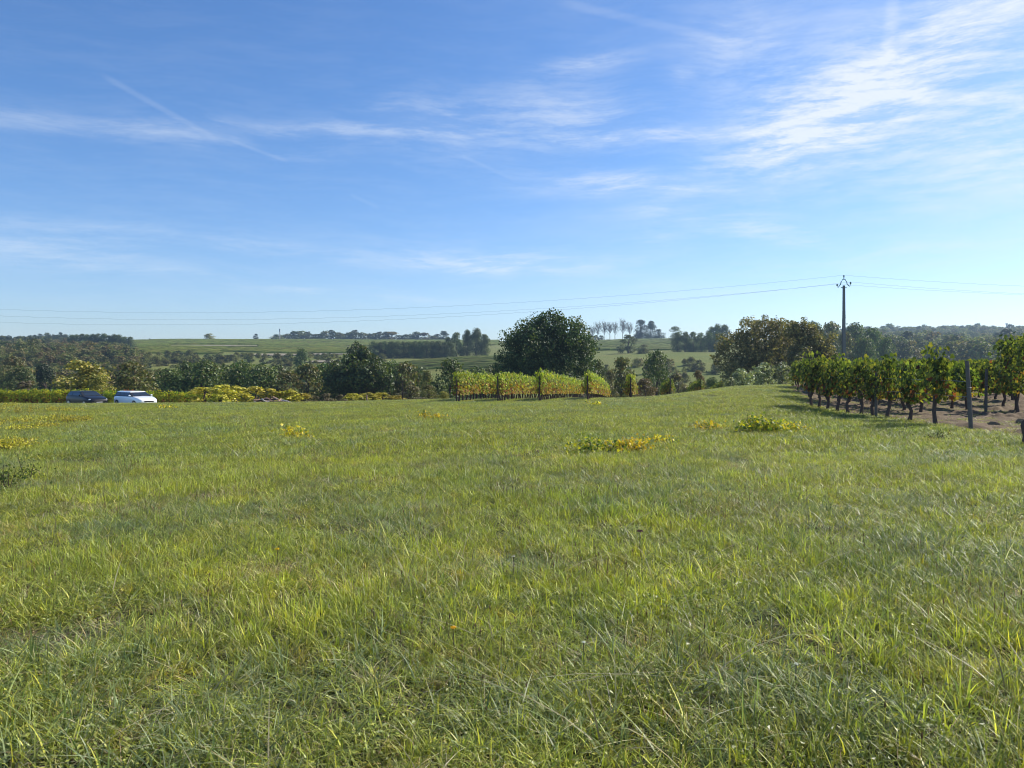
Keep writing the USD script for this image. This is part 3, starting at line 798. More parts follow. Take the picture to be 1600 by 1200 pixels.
# ------------------------------------------------------------------ vineyards on the far slopes: each a comb of low hedge rows, too far to tell the plants apart
def far_rows(name, label, seed, p_rng, d_rng, direction, spacing, keep, palette):
    rng = np.random.default_rng(seed)
    u = unit(np.array([*direction, 0.0]))[:2]
    v = np.array([-u[1], u[0]])
    corners = np.array([[(p - CX) / F * d, d] for p in p_rng for d in d_rng])
    s0, s1 = (corners @ v).min(), (corners @ v).max()
    t0, t1 = (corners @ u).min(), (corners @ u).max()
    parts, step = [], 4.0
    for s in np.arange(s0, s1, spacing):
        t = np.arange(t0, t1, step)
        P = s * v[None] + t[:, None] * u[None]
        px = CX + F * P[:, 0] / np.maximum(P[:, 1], 1)
        ok = (P[:, 1] > d_rng[0]) & (P[:, 1] < d_rng[1]) & (px > p_rng[0]) & (px < p_rng[1]) & keep(px, P[:, 1])
        if ok.sum() < 4:
            continue
        z = zt(P[:, 0], P[:, 1])
        n = len(t)
        hgt = 1.35 + 0.35 * rng.random(n)
        prof = np.array([[-.35, .25], [-.32, .9], [0, 1.0], [.32, .9], [.35, .25]])
        V = np.zeros((n, 5, 3))
        side = prof[None, :, 0] * (0.8 + 0.5 * rng.random((n, 5)))
        V[..., :2] = P[:, None] + side[..., None] * v
        V[..., 2] = z[:, None] + prof[None, :, 1] * hgt[:, None]
        f = []
        for i in np.nonzero(ok[:-1] & ok[1:])[0]:
            for j in range(4):
                a = i * 5 + j
                f += [[a, a + 5, a + 6], [a, a + 6, a + 1]]
        if not f:
            continue
        f = np.array(f)
        used, inv = np.unique(f, return_inverse=True)
        tint = np.repeat(pick(rng, n, palette, [3, 3, 2], 0.2), 5, 0)
        parts.append((V.reshape(-1, 3)[used], inv.reshape(-1, 3), tint[used]))
    m = cat(parts)
    obj(name, m[:2], M_FAR, tint=m[2])
    tag(stage.GetPrimAtPath('/World/' + name), label, kind='stuff')


VG = [(0.115, 0.15, 0.02), (0.145, 0.18, 0.024), (0.165, 0.165, 0.03)]
far_rows('upper_vineyard', 'striped vineyard rows on the far slope up to the left skyline', 3, (205, 780), (590, 885), (0.72, 0.62), 4.2, lambda p, d: ((d > 650) | (p < 560)) & ~((p > 268) & (p < 402) & (d > 590) & (d < 655 + 0.0 * p)), VG)
far_rows('middle_vineyard', 'yellow-green vineyard rows across the middle of the left slope', 6, (205, 560), (452, 640), (0.90, 0.44), 4.0, lambda p, d: (d < 572 + 0.1 * (p - 205)) & ~((np.abs(d - 470) < 26) & (p > 350)), [(0.15, 0.18, 0.024), (0.18, 0.205, 0.028), (0.20, 0.19, 0.034)])
far_rows('lower_vineyard', 'striped vineyard rows on the slope left of the lone oak', 4, (600, 800), (330, 415), (0.93, 0.35), 3.8, lambda p, d: d < 330 + (p - 560) * 0.5, VG)
far_rows('right_vineyard', 'pale green vineyard rows on the slope right of the lone oak', 5, (900, 1130), (440, 800), (0.95, 0.3), 4.0, lambda p, d: (d > 470), [(0.125, 0.16, 0.026), (0.15, 0.185, 0.03), (0.17, 0.175, 0.036)])


# ------------------------------------------------------------------ vines
V_GREEN = [(0.061, 0.091, 0.022), (0.102, 0.137, 0.028), (0.174, 0.198, 0.036), (0.287, 0.264, 0.045)]
V_YEL = [(0.14, 0.20, 0.024), (0.23, 0.30, 0.03), (0.36, 0.39, 0.04), (0.48, 0.42, 0.05)]
V_LOW = [(0.36, 0.20, 0.035), (0.24, 0.08, 0.03), (0.30, 0.24, 0.04), (0.12, 0.05, 0.025)]


def vine_parts(seed, n, lo, hi, half_len, half_w, leaf, palette, low_share, trunk_h, ragged):
    rng = np.random.default_rng(seed)
    # foliage hangs from a handful of upright canes
    canes = rng.normal(size=9) * half_len * 0.42 + rng.choice([-.3, 0.1, .3], 9) * half_len
    tops = hi - ragged * rng.random(9)
    k = rng.integers(0, 9, n)
    t = rng.beta(1.15, 1.0, n)
    P = np.stack([canes[k] + rng.normal(size=n) * 0.10, rng.normal(size=n) * half_w * (1.15 - 0.5 * t), lo + (tops[k] - lo) * t], 1)
    N = np.stack([rng.normal(size=n) * 0.5, np.sign(P[:, 1] + 1e-6) * (0.8 + rng.random(n) * 0.4), 0.25 + rng.normal(size=n) * 0.4], 1)
    tint = pick(rng, n, palette, [3, 4, 3, 1], 0.2)
    low = rng.random(n) < low_share * (1.25 - t * 1.6).clip(0, 1)
    tint[low] = pick(rng, int(low.sum()), V_LOW, [3, 2, 3, 1], 0.2)
    lf = leaves(rng, P, N, leaf * rng.uniform(0.65, 1.25, n), LEAF_VINE, 1.0, tint, droop=0.8)
    h = trunk_h
    bend = rng.normal(size=(5, 2)) * 0.035
    bend[0] = 0
    pts = np.column_stack([np.cumsum(bend[:, 0]), np.cumsum(bend[:, 1]), np.linspace(-0.06, h, 5)])
    trunk = tube(pts, [0.075, 0.056, 0.05, 0.056, 0.066], 7)
    top = pts[-1]
    arms = [tube([top, top + [s * 0.2, 0, 0.06], top + [s * half_len * 0.9, rng.normal() * 0.02, 0.09]], [0.032, 0.024, 0.012], 5) for s in (-1, 1)]
    for c, tp in list(zip(canes, tops))[:7]:
        arms.append(tube([[c, 0, h + 0.08], [c + rng.normal() * 0.04, rng.normal() * 0.05, (h + tp) / 2], [c + rng.normal() * 0.06, rng.normal() * 0.08, tp - 0.1]], [0.008, 0.006, 0.003], 3))
    return lf, trunk, cat(arms)


VFIRST = {}
VINES = {
    'right': dict(n=400, lo=0.60, hi=2.05, half_len=0.54, half_w=0.19, leaf=0.15, palette=V_GREEN, low_share=0.42, trunk_h=0.76, ragged=0.80),
    'far_right': dict(n=330, lo=0.56, hi=1.85, half_len=0.58, half_w=0.20, leaf=0.17, palette=V_GREEN, low_share=0.42, trunk_h=0.72, ragged=0.40),
    'tall': dict(n=620, lo=0.68, hi=2.95, half_len=0.8, half_w=0.30, leaf=0.17, palette=V_GREEN, low_share=0.22, trunk_h=0.80, ragged=0.5),
    'middle': dict(n=360, lo=0.42, hi=1.84, half_len=0.60, half_w=0.21, leaf=0.17, palette=V_YEL, low_share=0.75, trunk_h=0.6, ragged=0.34),
    'left': dict(n=300, lo=0.35, hi=1.75, half_len=0.52, half_w=0.22, leaf=0.20, palette=[(0.20, 0.25, 0.03), (0.34, 0.37, 0.04), (0.48, 0.44, 0.05), (0.56, 0.46, 0.055)], low_share=0.6, trunk_h=0.55, ragged=0.35),
    'red': dict(n=300, lo=0.4, hi=2.0, half_len=0.5, half_w=0.22, leaf=0.20, palette=[(0.26, 0.06, 0.03), (0.20, 0.05, 0.03), (0.30, 0.13, 0.04), (0.2, 0.12, 0.04)], low_share=0.3, trunk_h=0.55, ragged=0.3),
}


def vine(kind, x, y, rz, label, group=None, scale=1.0, variant=None):
    v = variant if variant is not None else int(rng.integers(0, 4))
    z = float(zt(x, y))
    key = (kind, v)
    flip = math.pi if rng.random() < 0.5 else 0.0
    sc = (1, 1, scale * rng.uniform(0.94, 1.06))
    if key not in VFIRST:
        t = thing('grapevine', label, 'grapevine', (x, y, z), rz + flip, group, sc)
        lf, tr, arms = vine_parts(900 + 31 * v + len(kind), **VINES[kind])
        obj('foliage', lf[:2], M_VINE, t, tint=lf[2])
        obj('trunk', tr, M_VBARK, t)
        obj('canes', arms, M_VBARK, t)
        VFIRST[key] = t
        return t
    return dup(VFIRST[key], (x, y, z), rz + flip, sc, label, group, 'grapevine')


def post(x, y, h, r, label, group=None, lean=(0.0, 0.0), mat=None, cat_='post', name='vineyard_post'):
    z = float(zt(x, y))
    t = thing(name, label, cat_, (x, y, z), 0.0, group)
    body = tube([[0, 0, -0.1], [lean[0] * h * 0.5, lean[1] * h * 0.5, h * 0.5], [lean[0] * h, lean[1] * h, h]], [r * 1.05, r, r * 0.95], 9)
    obj('shaft', body, mat or M_POST, t)
    obj('staple', tube([[lean[0] * h * .62 - r, -r * 1.05 + lean[1] * h * .62, h * 0.62], [lean[0] * h * .62 + r, -r * 1.05 + lean[1] * h * .62, h * 0.62]], 0.006, 4), M_WIRETHIN, t)
    return t


# right block, nearest row: x runs about along the view; gaps and crooked plants as one sees them
row1 = [(21.4, 'right', 'vine with the thickest trunk, nearest in the front row right of the meadow'), (22.9, 'right', 'front-row vine with a thin crooked trunk, second from the near end'), (24.3, 'right', 'front-row vine with reddish low leaves, third from the near end'),
        (25.3, 'right', 'front-row vine just beyond the slim grey stake'), (26.2, 'right', 'fifth vine of the front row from the near end'), (27.2, 'right', 'sixth vine of the front row, standing close to its neighbours'),
        (28.2, 'right', 'front-row vine with yellow low leaves, fourth from the far end'), (29.1, 'right', 'front-row vine, third from its dark far end'), (30.0, 'right', 'front-row vine, last but one at its far end'), (30.7, 'right', 'last vine at the far end of the front row beside the mound')]
for i, (y, k, lab) in enumerate(row1):
    vine(k, 11.78 + 0.02 * (y - 20), y, math.pi / 2 - 0.02 + rng.normal() * 0.06, lab, scale=[1.1, .88, 1.0, .9, 1.08, .94, 1.04, .9, 1.0, 1.06][i], variant=i % 4)
# a leafy head on a tall plant at the right edge, in the third row
vine('tall', 17.35, 26.4, math.pi / 2, 'tallest bushy vine at the right picture edge', variant=0)
vine('tall', 18.1, 27.6, math.pi / 2, 'second tall vine at the right edge, behind the bushiest one', variant=1, scale=0.96)
for r, (x, y0, y1) in enumerate([(14.35, 27.0, 38.0), (16.9, 28.5, 46.0), (19.5, 30.5, 54.0), (22.1, 34.0, 54.0), (24.7, 38.0, 54.0), (27.3, 42.0, 54.0)]):
    for y in np.arange(y0, y1, 1.12):
        vine('far_right', x + rng.normal() * 0.03, y + rng.normal() * 0.06, math.pi / 2 + rng.normal() * 0.05,
             ['green vine in the second row of the right vineyard', 'green vine in the third row of the right vineyard', 'vine in the rows at the back of the right vineyard'][min(r, 2)],
             ['second row of the right vineyard', 'third row of the right vineyard', 'back rows of the right vineyard'][min(r, 2)])
post(11.72, 19.6, 1.78, 0.052, 'leaning grey end post of the front vine row', lean=(-0.05, 0.02))
post(11.80, 24.9, 1.45, 0.045, 'slim grey stake standing among the front-row vines', lean=(0.01, 0))
post(16.9, 27.4, 1.55, 0.05, 'grey post in the third row under the tall vines', lean=(0.02, 0))
post(14.35, 30.5, 1.5, 0.045, 'grey stake in the second row behind the front vines', lean=(-0.02, 0))
z = float(zt(10.55, 15.75))
t = thing('dead_vine_stump', 'dark dead vine stump at the right picture edge', 'stump', (10.55, 15.75, z))
obj('stem', tube([[0, 0, -0.05], [0.02, 0, 0.2], [-0.01, 0.02, 0.42], [0.01, 0, 0.52]], [0.10, 0.085, 0.09, 0.07], 9), M_VBARK, t)
obj('knot', tube([[0.0, 0, 0.40], [0.10, 0.02, 0.50], [0.15, 0.02, 0.56]], [0.05, 0.045, 0.03], 6), M_VBARK, t)
for x, y, r_, s_ in [(12.9, 18.9, .22, .16), (14.4, 21.6, .2, .13), (13.3, 21.2, .15, .1)]:
    ic = trimesh.creation.icosphere(2, 1.0)
    v = np.array(ic.vertices)
    v = v * (0.75 + 0.5 * meshkit.fbm(v * 2.2 + x, 3, 4))[:, None] * [r_, r_, s_]
    tag(obj('earth_clod', (v + [x, y, float(zt(x, y)) + s_ * 0.3], np.array(ic.faces)), M_SOIL, smooth=True), {12.9: 'large dark clod of earth nearest the meadow edge', 14.4: 'clod of earth below the tall vines', 13.3: 'smallest clod of earth, behind the leaning post'}[x], 'clod')

# trellis wires of the front row
for h, nm in [(1.25, 'upper trellis wire strung along the front vine row'), (0.85, 'lower trellis wire strung along the front vine row')]:
    ys_ = np.linspace(19.6, 30.8, 12)
    xs_ = 11.74 + 0.02 * (ys_ - 20)
    tag(obj('trellis_wire', tube(np.stack([xs_, ys_, zt(xs_, ys_) + h], 1), 0.006, 4), M_WIRETHIN), nm, 'wire')

# middle block, yellow-green trimmed rows running a little right of the view
u = np.array([math.sin(math.radians(8.8)), math.cos(math.radians(8.8))])
MID = [(-3.2, 46, 22, 'first'), (-0.75, 46, 22, 'second'), (1.7, 46, 34, 'third'), (4.75, 48, 34, 'fourth'), (8.5, 55, 12, 'fifth'), (12.75, 62, 12, 'sixth'), (16.9, 69, 12, 'seventh'), (21.0, 77, 10, 'eighth')]
for x0, y0, cnt, nth in MID:
    for i in range(cnt):
        p = np.array([x0, y0]) + u * 1.12 * i
        vine('middle' if x0 < 12 else 'far_right', p[0] + rng.normal() * 0.02, p[1], math.pi / 2 - math.radians(8.8) + rng.normal() * 0.04,
             f'yellowing vine in the {nth} row from the left of the middle vineyard', f'{nth} vine row of the middle vineyard', scale=1.0 if x0 < 12 else 0.86)
    post(x0 - u[0] * 0.5, y0 - u[1] * 0.5, 1.5, 0.04, f'wooden end post of the {nth} yellowing vine row from the left', lean=(-u[0] * 0.08, -u[1] * 0.08), mat=M_VBARK)

# left rows behind the cars
for j, (y, off) in enumerate([(74.0, 0.0), (76.4, 0.4)]):
    for i, x in enumerate(np.arange(-56 + off, -27.5, 1.0)):
        red = j == 0 and (abs(x - (205 - CX) / F * 74) < 0.55)
        vine('red' if red else 'left', x + rng.normal() * 0.05, y + rng.normal() * 0.08, rng.normal() * 0.06,
             ('red-leaved vine above the roof of the white car' if x > -42 else 'red and orange vine near the left picture edge') if red else ['yellow-green vine in the front row behind the cars', 'vine in the second row behind the cars'][j],
             None if red else ['front vine row behind the cars', 'second vine row behind the cars'][j], variant=0 if red else None, scale=0.95 if red else 1.0)

# ------------------------------------------------------------------ yellow shrubs and weeds at the meadow's end
for i, (px, d, top, w, lab) in enumerate([(318, 66, 607, 46, 'yellow shrub with green heart, leftmost in the yellow thicket'), (345, 64, 603, 44, 'brightest yellow shrub, left of the log pile'), (372, 66, 605, 44, 'yellow-green shrub between the brightest one and the log pile'),
                                           (398, 68, 606, 40, 'yellow shrub directly behind the left end of the log pile'), (424, 67, 609, 42, 'yellow shrub behind the middle of the log pile'), (450, 67, 611, 40, 'yellow shrub behind the right end of the log pile'),
                                           (474, 68, 616, 34, 'low yellow shrub, last of the thicket before the dry grass gap'), (552, 64, 616, 34, 'low yellow shrub right of the dry grass gap'), (574, 62, 615, 36, 'yellow-green low shrub in the middle of the right thicket'),
                                           (597, 63, 615, 36, 'orange-tinged yellow shrub near the thin metal post'), (618, 64, 619, 30, 'last small yellow shrub at the thin metal post')]):
    tree('yellow_shrub', px, d, top - 0.6, w * 1.6, lab, 'shrub', sink=0.15)
for px, d, top, w, lab in [(490, 63, 619, 32, 'dry tan brush left in the gap between the yellow shrubs'), (512, 64, 615, 36, 'taller dry tan brush in the gap between the yellow shrubs'), (533, 63, 617, 30, 'dry tan brush right in the gap between the yellow shrubs'),
                           (660, 60, 621, 40, 'pale dry brush between the thin post and the vines')]:
    tree('straw_shrub', px, d, top, w, lab, 'brush', sink=0.1)
x, y, z = at(629, 60)
t = thing('metal_post', 'thin dark metal post standing at the end of the meadow', 'post', (x, y, z))
obj('shaft', tube([[0, 0, -0.1], [0.01, 0, 0.9], [0, 0, 1.55]], 0.035, 6), M_VBARK, t)
obj('cap', tube([[0, 0, 1.55], [0, 0, 1.60]], 0.05, 6), M_VBARK, t)
x, y, z = at(573, 55)
t = thing('short_stake', 'short brown stake in the grass before the right yellow shrubs', 'stake', (x, y, z))
obj('shaft', tube([[0, 0, -0.1], [0.01, 0, 0.25], [0.0, 0, 0.5]], 0.06, 6), M_LOG, t)
obj('cap', tube([[0, 0, 0.5], [0.01, 0, 0.53]], [0.06, 0.03], 6), M_LOG, t)

# pile of cut vine stumps and branches
x0, y0, z0 = at(424, 56)
t = thing('log_pile', 'heap of cut stumps and branches before the yellow thicket', 'log pile', (x0, y0, z0))
r2 = np.random.default_rng(77)
for i in range(34):
    px_ = r2.uniform(-1.15, 1.15)
    zz = 0.05 + r2.uniform(0, 0.42) * (1 - (px_ / 1.3) ** 2)
    c = np.array([px_, r2.uniform(-.5, .5), zz])
    dr = unit([r2.normal(), r2.normal() * 0.8, r2.normal() * 0.35]) * r2.uniform(0.18, 0.42)
    rr = r2.uniform(0.03, 0.075)
    obj('log' if rr > 0.045 else 'branch', tube([c - dr, c + r2.normal(size=3) * 0.04, c + dr], [rr, rr * 0.9, rr * 0.75], 7), [M_LOG, M_LOG, M_GREYLOG, M_VBARK][i % 4], t)


# ------------------------------------------------------------------ cars
M_GLASS = plain('car_glass', (0.018, 0.024, 0.03), 0.06, spec=0.7)
M_DARKPAINT = plain('dark_blue_paint', (0.010, 0.011, 0.015), 0.3, spec=0.22, coat=0.1)
M_WHITEPAINT = plain('white_paint', (0.74, 0.75, 0.76), 0.25, spec=0.5, coat=0.8)
M_TYRE = plain('tyre_rubber', (0.02, 0.02, 0.02), 0.85)
M_RIM = plain('wheel_alloy', (0.5, 0.5, 0.52), 0.3, metal=0.9)
M_BLACK = plain('black_plastic', (0.015, 0.015, 0.016), 0.5)
M_LAMP = plain('headlamp_clear', (0.72, 0.74, 0.76), 0.08, spec=0.9, coat=1.0)
M_PLATE = plain('number_plate', (0.75, 0.75, 0.72), 0.4)
M_RED = plain('tail_lamp_red', (0.35, 0.01, 0.01), 0.15)


def loft(sections):
    """Skin over closed cross-sections (n x 3 each), capped at both ends."""
    S = np.asarray(sections)
    k, n = S.shape[:2]
    v = S.reshape(-1, 3)
    f = []
    for i in range(k - 1):
        for j in range(n):
            a, b = i * n + j, i * n + (j + 1) % n
            f += [[a, b, b + n], [a, b + n, a + n]]
    v = np.vstack([v, S[0].mean(0), S[-1].mean(0)])
    for j in range(n):
        f += [[len(v) - 2, (j + 1) % n, j], [len(v) - 1, (k - 1) * n + j, (k - 1) * n + (j + 1) % n]]
    return v, np.array(f)


def car(label, paint, px, d, heading, L, W, Ht, kind):
    """heading: direction of the nose (radians from +x). x forward, y left, z up in the car."""
    x, y, z = at(px, d)
    t = thing('parked_car', label, 'car', (x, y, z), heading)
    hw = W / 2
    # lower body: cross-sections from tail to nose, (x, half width, sill, belt height, top height)
    st = [(-L / 2, .80, .45, .62, .78), (-L / 2 + .08, .92, .30, .62, .92), (-L / 2 + .5, .99, .22, .62, .98), (-.6, 1.0, .20, .62, .97), (.35, 1.0, .20, .62, .96), (L / 2 - 1.15, 1.0, .20, .62, .95),
          (L / 2 - .75, .985, .21, .60, .89), (L / 2 - .35, .93, .24, .56, .80), (L / 2 - .1, .84, .28, .52, .70), (L / 2, .70, .34, .48, .60)]
    secs = []
    for sx, w, lo, mid, hi in st:
        w *= hw
        ring = [(-w * .94, lo), (-w, lo + .10), (-w, mid), (-w * .97, hi - .07), (-w * .88, hi), (-w * .45, hi + .02), (0, hi + .03), (w * .45, hi + .02), (w * .88, hi), (w * .97, hi - .07), (w, mid), (w, lo + .10), (w * .94, lo)]
        secs.append([(sx, a, b) for a, b in ring])
    obj('body', loft(secs), paint, t, smooth=35)
    # cabin: belt line to roof
    b0, b1 = -L / 2 + .12, L / 2 - 1.05          # tail and windscreen foot at the belt
    r0, r1 = (-L / 2 + .42, .32) if kind == 'hatch' else (-L / 2 + .35, .36)
    zb, zr = .955, Ht
    wb, wr = hw * .93, hw * .72
    ring = lambda xa, xb, w, zz, k=.10: [(xa, -w + k, zz), (xa, w - k, zz), (xa + k, w, zz), (xb - k, w, zz), (xb, w - k, zz), (xb, -w + k, zz), (xb - k, -w, zz), (xa + k, -w, zz)]
    cab = [ring(b0, b1, wb, zb - .03), ring(b0 + .02, b1 - .06, wb, zb + .02), ring(r0 - .06, r1 + .12, wr + .05, zr - .10), ring(r0, r1, wr, zr - .03), ring(r0 + .18, r1 - .18, wr - .14, zr)]
    obj('cabin', loft(cab[:3]), M_BLACK, t, smooth=30)
    cab[2] = ring(r0 - .05, r1 + .11, wr + .052, zr - .098)
    obj('roof', loft(cab[2:]), paint, t, smooth=30)

    def pane(name, a, b, c, dd, out):
        """Glass between four corners, standing a little proud of the cabin."""
        q = np.array([a, b, c, dd], float) + np.array(out) * 0.012
        q2 = q - np.array(out) * 0.03
        v = np.vstack([q, q2])
        f = [[0, 1, 2], [0, 2, 3], [4, 6, 5], [4, 7, 6], [0, 4, 5], [0, 5, 1], [1, 5, 6], [1, 6, 2], [2, 6, 7], [2, 7, 3], [3, 7, 4], [3, 4, 0]]
        obj(name, (v, np.array(f)), M_GLASS, t)
    zt_, zb_ = zr - .104, zb + .03
    f_ = lambda z_: (z_ - (zb + .02)) / (zr - .10 - zb - .02)
    xf = lambda z_: (b1 - .06) + f_(z_) * (r1 + .12 - b1 + .06)
    xr = lambda z_: (b0 + .02) + f_(z_) * (r0 - .06 - b0 - .02)
    ws = lambda z_: wb + f_(z_) * (wr + .05 - wb)
    nf = unit([zr - zb, 0, (b1 - r1)]); nr = unit([-(zr - zb), 0, (r0 - b0)])
    pane('windscreen', (xf(zb_), -ws(zb_) + .13, zb_), (xf(zb_), ws(zb_) - .13, zb_), (xf(zt_), ws(zt_) - .13, zt_), (xf(zt_), -ws(zt_) + .13, zt_), nf)
    pane('rear_window', (xr(zb_), ws(zb_) - .14, zb_), (xr(zb_), -ws(zb_) + .14, zb_), (xr(zt_), -ws(zt_) + .14, zt_), (xr(zt_), ws(zt_) - .14, zt_), nr)
    for s in (-1, 1):
        ns = unit([0, s * (zr - zb), (wb - wr)])
        cuts = [(.05, .30), (.325, .60), (.625, .93)] if kind == 'suv' else [(.06, .34), (.37, .93)]
        for c0, c1 in cuts:
            g = lambda k, z_: xr(z_) + .10 + k * (xf(z_) - xr(z_) - .20)
            pane('side_window', (g(c0, zb_), s * ws(zb_), zb_), (g(c1, zb_), s * ws(zb_), zb_), (g(c1, zt_), s * ws(zt_), zt_), (g(c0, zt_), s * ws(zt_), zt_), ns)
        m_ = trimesh.creation.icosphere(2, 1.0); m_.apply_scale([.09, .10, .07]); m_.apply_translation([b1 - .35, s * (hw + .07), zb + .06])
        obj('wing_mirror', m_, paint, t, smooth=True)
        m_ = trimesh.creation.icosphere(2, 1.0); m_.apply_scale([.20, .15, .085]); m_.apply_translation([L / 2 - .30, s * hw * .73, .665])
        obj('headlight', m_, M_LAMP, t, smooth=True)
        obj('tail_light', box([-L / 2 - .02, s * hw * .75 - .10, .72], [-L / 2 + .12, s * hw * .75 + .10, .90]), M_RED, t)
        for wx in (-L / 2 + .72, L / 2 - .82):
            w_ = trimesh.creation.cylinder(.31, .20, sections=28); w_.apply_transform(trimesh.transformations.rotation_matrix(np.pi / 2, [1, 0, 0])); w_.apply_translation([wx, s * (hw - .085), .31])
            wh = UsdGeom.Xform.Define(stage, numbered(str(t.GetPath()), 'wheel')).GetPrim()
            obj('tyre', w_, M_TYRE, wh, smooth=30)
            c_ = trimesh.creation.cylinder(.20, .02, sections=24); c_.apply_transform(trimesh.transformations.rotation_matrix(np.pi / 2, [1, 0, 0])); c_.apply_translation([wx, s * (hw + .022), .31])
            obj('rim', c_, M_RIM, wh, smooth=30)
    obj('grille', box([L / 2 - .10, -hw * .46, .47], [L / 2 + .012, hw * .46, .575]), M_BLACK, t)
    obj('lower_intake', box([L / 2 - .16, -hw * .55, .33], [L / 2 - .002, hw * .55, .42]), M_BLACK, t)
    obj('number_plate', box([L / 2 - .02, -.26, .425], [L / 2 + .025, .26, .465]), M_PLATE, t)
    return t


car('dark blue-black hatchback parked on the left', M_DARKPAINT, 136, 67.0, math.radians(-35), 4.25, 1.76, 1.36, 'hatch')
car('white car parked right of the dark hatchback', M_WHITEPAINT, 212, 67.0, math.radians(-36), 4.4, 1.80, 1.38, 'suv')

# ------------------------------------------------------------------ utility pole and its wires
D = 105.0
x, y, z = at(1318.5, D)
top = H(446, D) - z
t = thing('utility_pole', 'tall slim concrete power pole rising behind the right vines', 'utility pole', (x, y, z), 0)
r0, r1 = 0.28, 0.13
shaft = [[(-r, -r * .8, h), (r, -r * .8, h), (r, -r * .25, h), (r * .7, -r * .2, h), (r * .7, r * .2, h), (r, r * .25, h), (r, r * .8, h), (-r, r * .8, h), (-r, r * .25, h), (-r * .7, r * .2, h), (-r * .7, -r * .2, h), (-r, -r * .25, h)]
         for r, h in ((r0, -0.5), (r0 * .72, top * .5), (r1, top))]
obj('shaft', loft(shaft), M_CONC, t)
P2 = lambda px, py: np.array([(px - 1318.5) / F * D, 0, H(py, D) - z])
arch = np.array([P2(1312.5, 447), P2(1314.5, 444), P2(1315.2, 440), P2(1316.8, 437), P2(1318.5, 436), P2(1320.2, 437), P2(1321.8, 440), P2(1322.5, 444), P2(1324.5, 447)])
arch[:, 1] = np.linspace(0.35, -0.35, 9)
obj('crossarm_arch', tube(arch, 0.075, 6), M_STEEL, t)
obj('brace', tube([P2(1314, 449), P2(1318.5, 450), P2(1323, 449)], 0.055, 6), M_STEEL, t)
obj('top_bracket', tube([P2(1318.5, 436), P2(1318.5, 433.5)], 0.05, 6), M_STEEL, t)


def insulator(p, up=True):
    prof = [(0.0, 0.0), (0.05, 0.0), (0.13, 0.05), (0.06, 0.09), (0.14, 0.15), (0.06, 0.19), (0.14, 0.25), (0.05, 0.31), (0.0, 0.33)]
    m = trimesh.creation.revolve(np.array(prof), sections=12)
    v = np.array(m.vertices)
    return v + np.asarray(p), np.array(m.faces)


ends = []
for px_, py_, yy in ((1318.5, 433.5, 0.0), (1311.0, 446.5, 0.6), (1326.0, 444.8, -0.6)):
    p = P2(px_, py_); p[1] = yy
    if yy:
        b = arch[0] if px_ < 1318 else arch[-1]
        hk = UsdGeom.Xform.Define(stage, numbered(str(t.GetPath()), 'hook')).GetPrim()
        obj('bracket', tube([b, (b + p) / 2 - [0, 0, 0.18], p - [0, 0, 0.03]], 0.045, 5), M_STEEL, hk)
    obj('insulator', insulator(p), M_INS, t, smooth=40)
    ends.append(p + np.array([x, y, z]) + [0, 0, 0.3])
Pw = lambda px, py, d: np.array([(px - CX) / F * d, d, H(py, d)])
for a, (bl, br), (sl, sr), lab in zip(ends, [((-150, 476, 125), (2050, 453, 92)), ((-150, 486, 127), (2050, 466, 94)), ((-150, 497, 123), (2050, 468, 90))], [(2.9, 0.7), (2.9, 0.7), (3.0, 0.7)],
                                      ['topmost power line running past the pole top', 'middle power line hung from the left insulator of the pole', 'lowest power line hung from the right insulator of the pole']):
    pts = []
    for e, s in ((bl, sl), (br, sr)):
        b = Pw(*e)
        k = np.linspace(0, 1, 28)[:, None]
        seg = a * (1 - k) + b * k
        seg[:, 2] -= (4 * s * k * (1 - k))[:, 0]
        pts.append(seg)
    tag(obj('power_line', tube(np.vstack([pts[0][::-1], pts[1][1:]]), 0.009, 5), M_WIRE), lab, 'power line')

# mast and water tower on the skyline
x, y, z = at(437, 890)
t = thing('radio_mast', 'thin antenna mast above the wood on the left skyline', 'mast', (x, y, z))
hm = H(513, 890) - z
obj('lattice', cat([tube([[sx * .5, sy * .5, 0], [sx * .35, sy * .35, hm * .8]], 0.16, 4) for sx in (-1, 1) for sy in (-1, 1)] + [tube([[-.5, -.5, h], [.45, .45, h + 1.1]], 0.09, 3) for h in np.arange(0.5, hm * .75, 1.2)]), M_TOWER, t)
obj('antenna_panel', tube([[0, 0, hm * .72], [0, 0, hm * .95]], [0.75, 0.75], 8), M_TOWER, t)
obj('spike', tube([[0, 0, hm * .95], [0, 0, hm]], [0.2, 0.1], 5), M_TOWER, t)
d = 1330.0
x, y, z = at(1573, d)
hm = H(505.0, d) - z
t = thing('water_tower', 'tiny mushroom-shaped tower on the hazy right skyline', 'water tower', (x, y, z))
m = trimesh.creation.revolve(np.array([(0, hm - 3.4), (1.3, hm - 3.2), (2.0, hm - 1.6), (2.0, hm - .5), (1.2, hm), (0, hm)]), sections=20)
obj('tank', m, M_TOWER, t, smooth=30)
obj('shaft', tube([[0, 0, -1], [0, 0, hm - 3.2]], [1.3, 1.0], 12), M_TOWER, t)


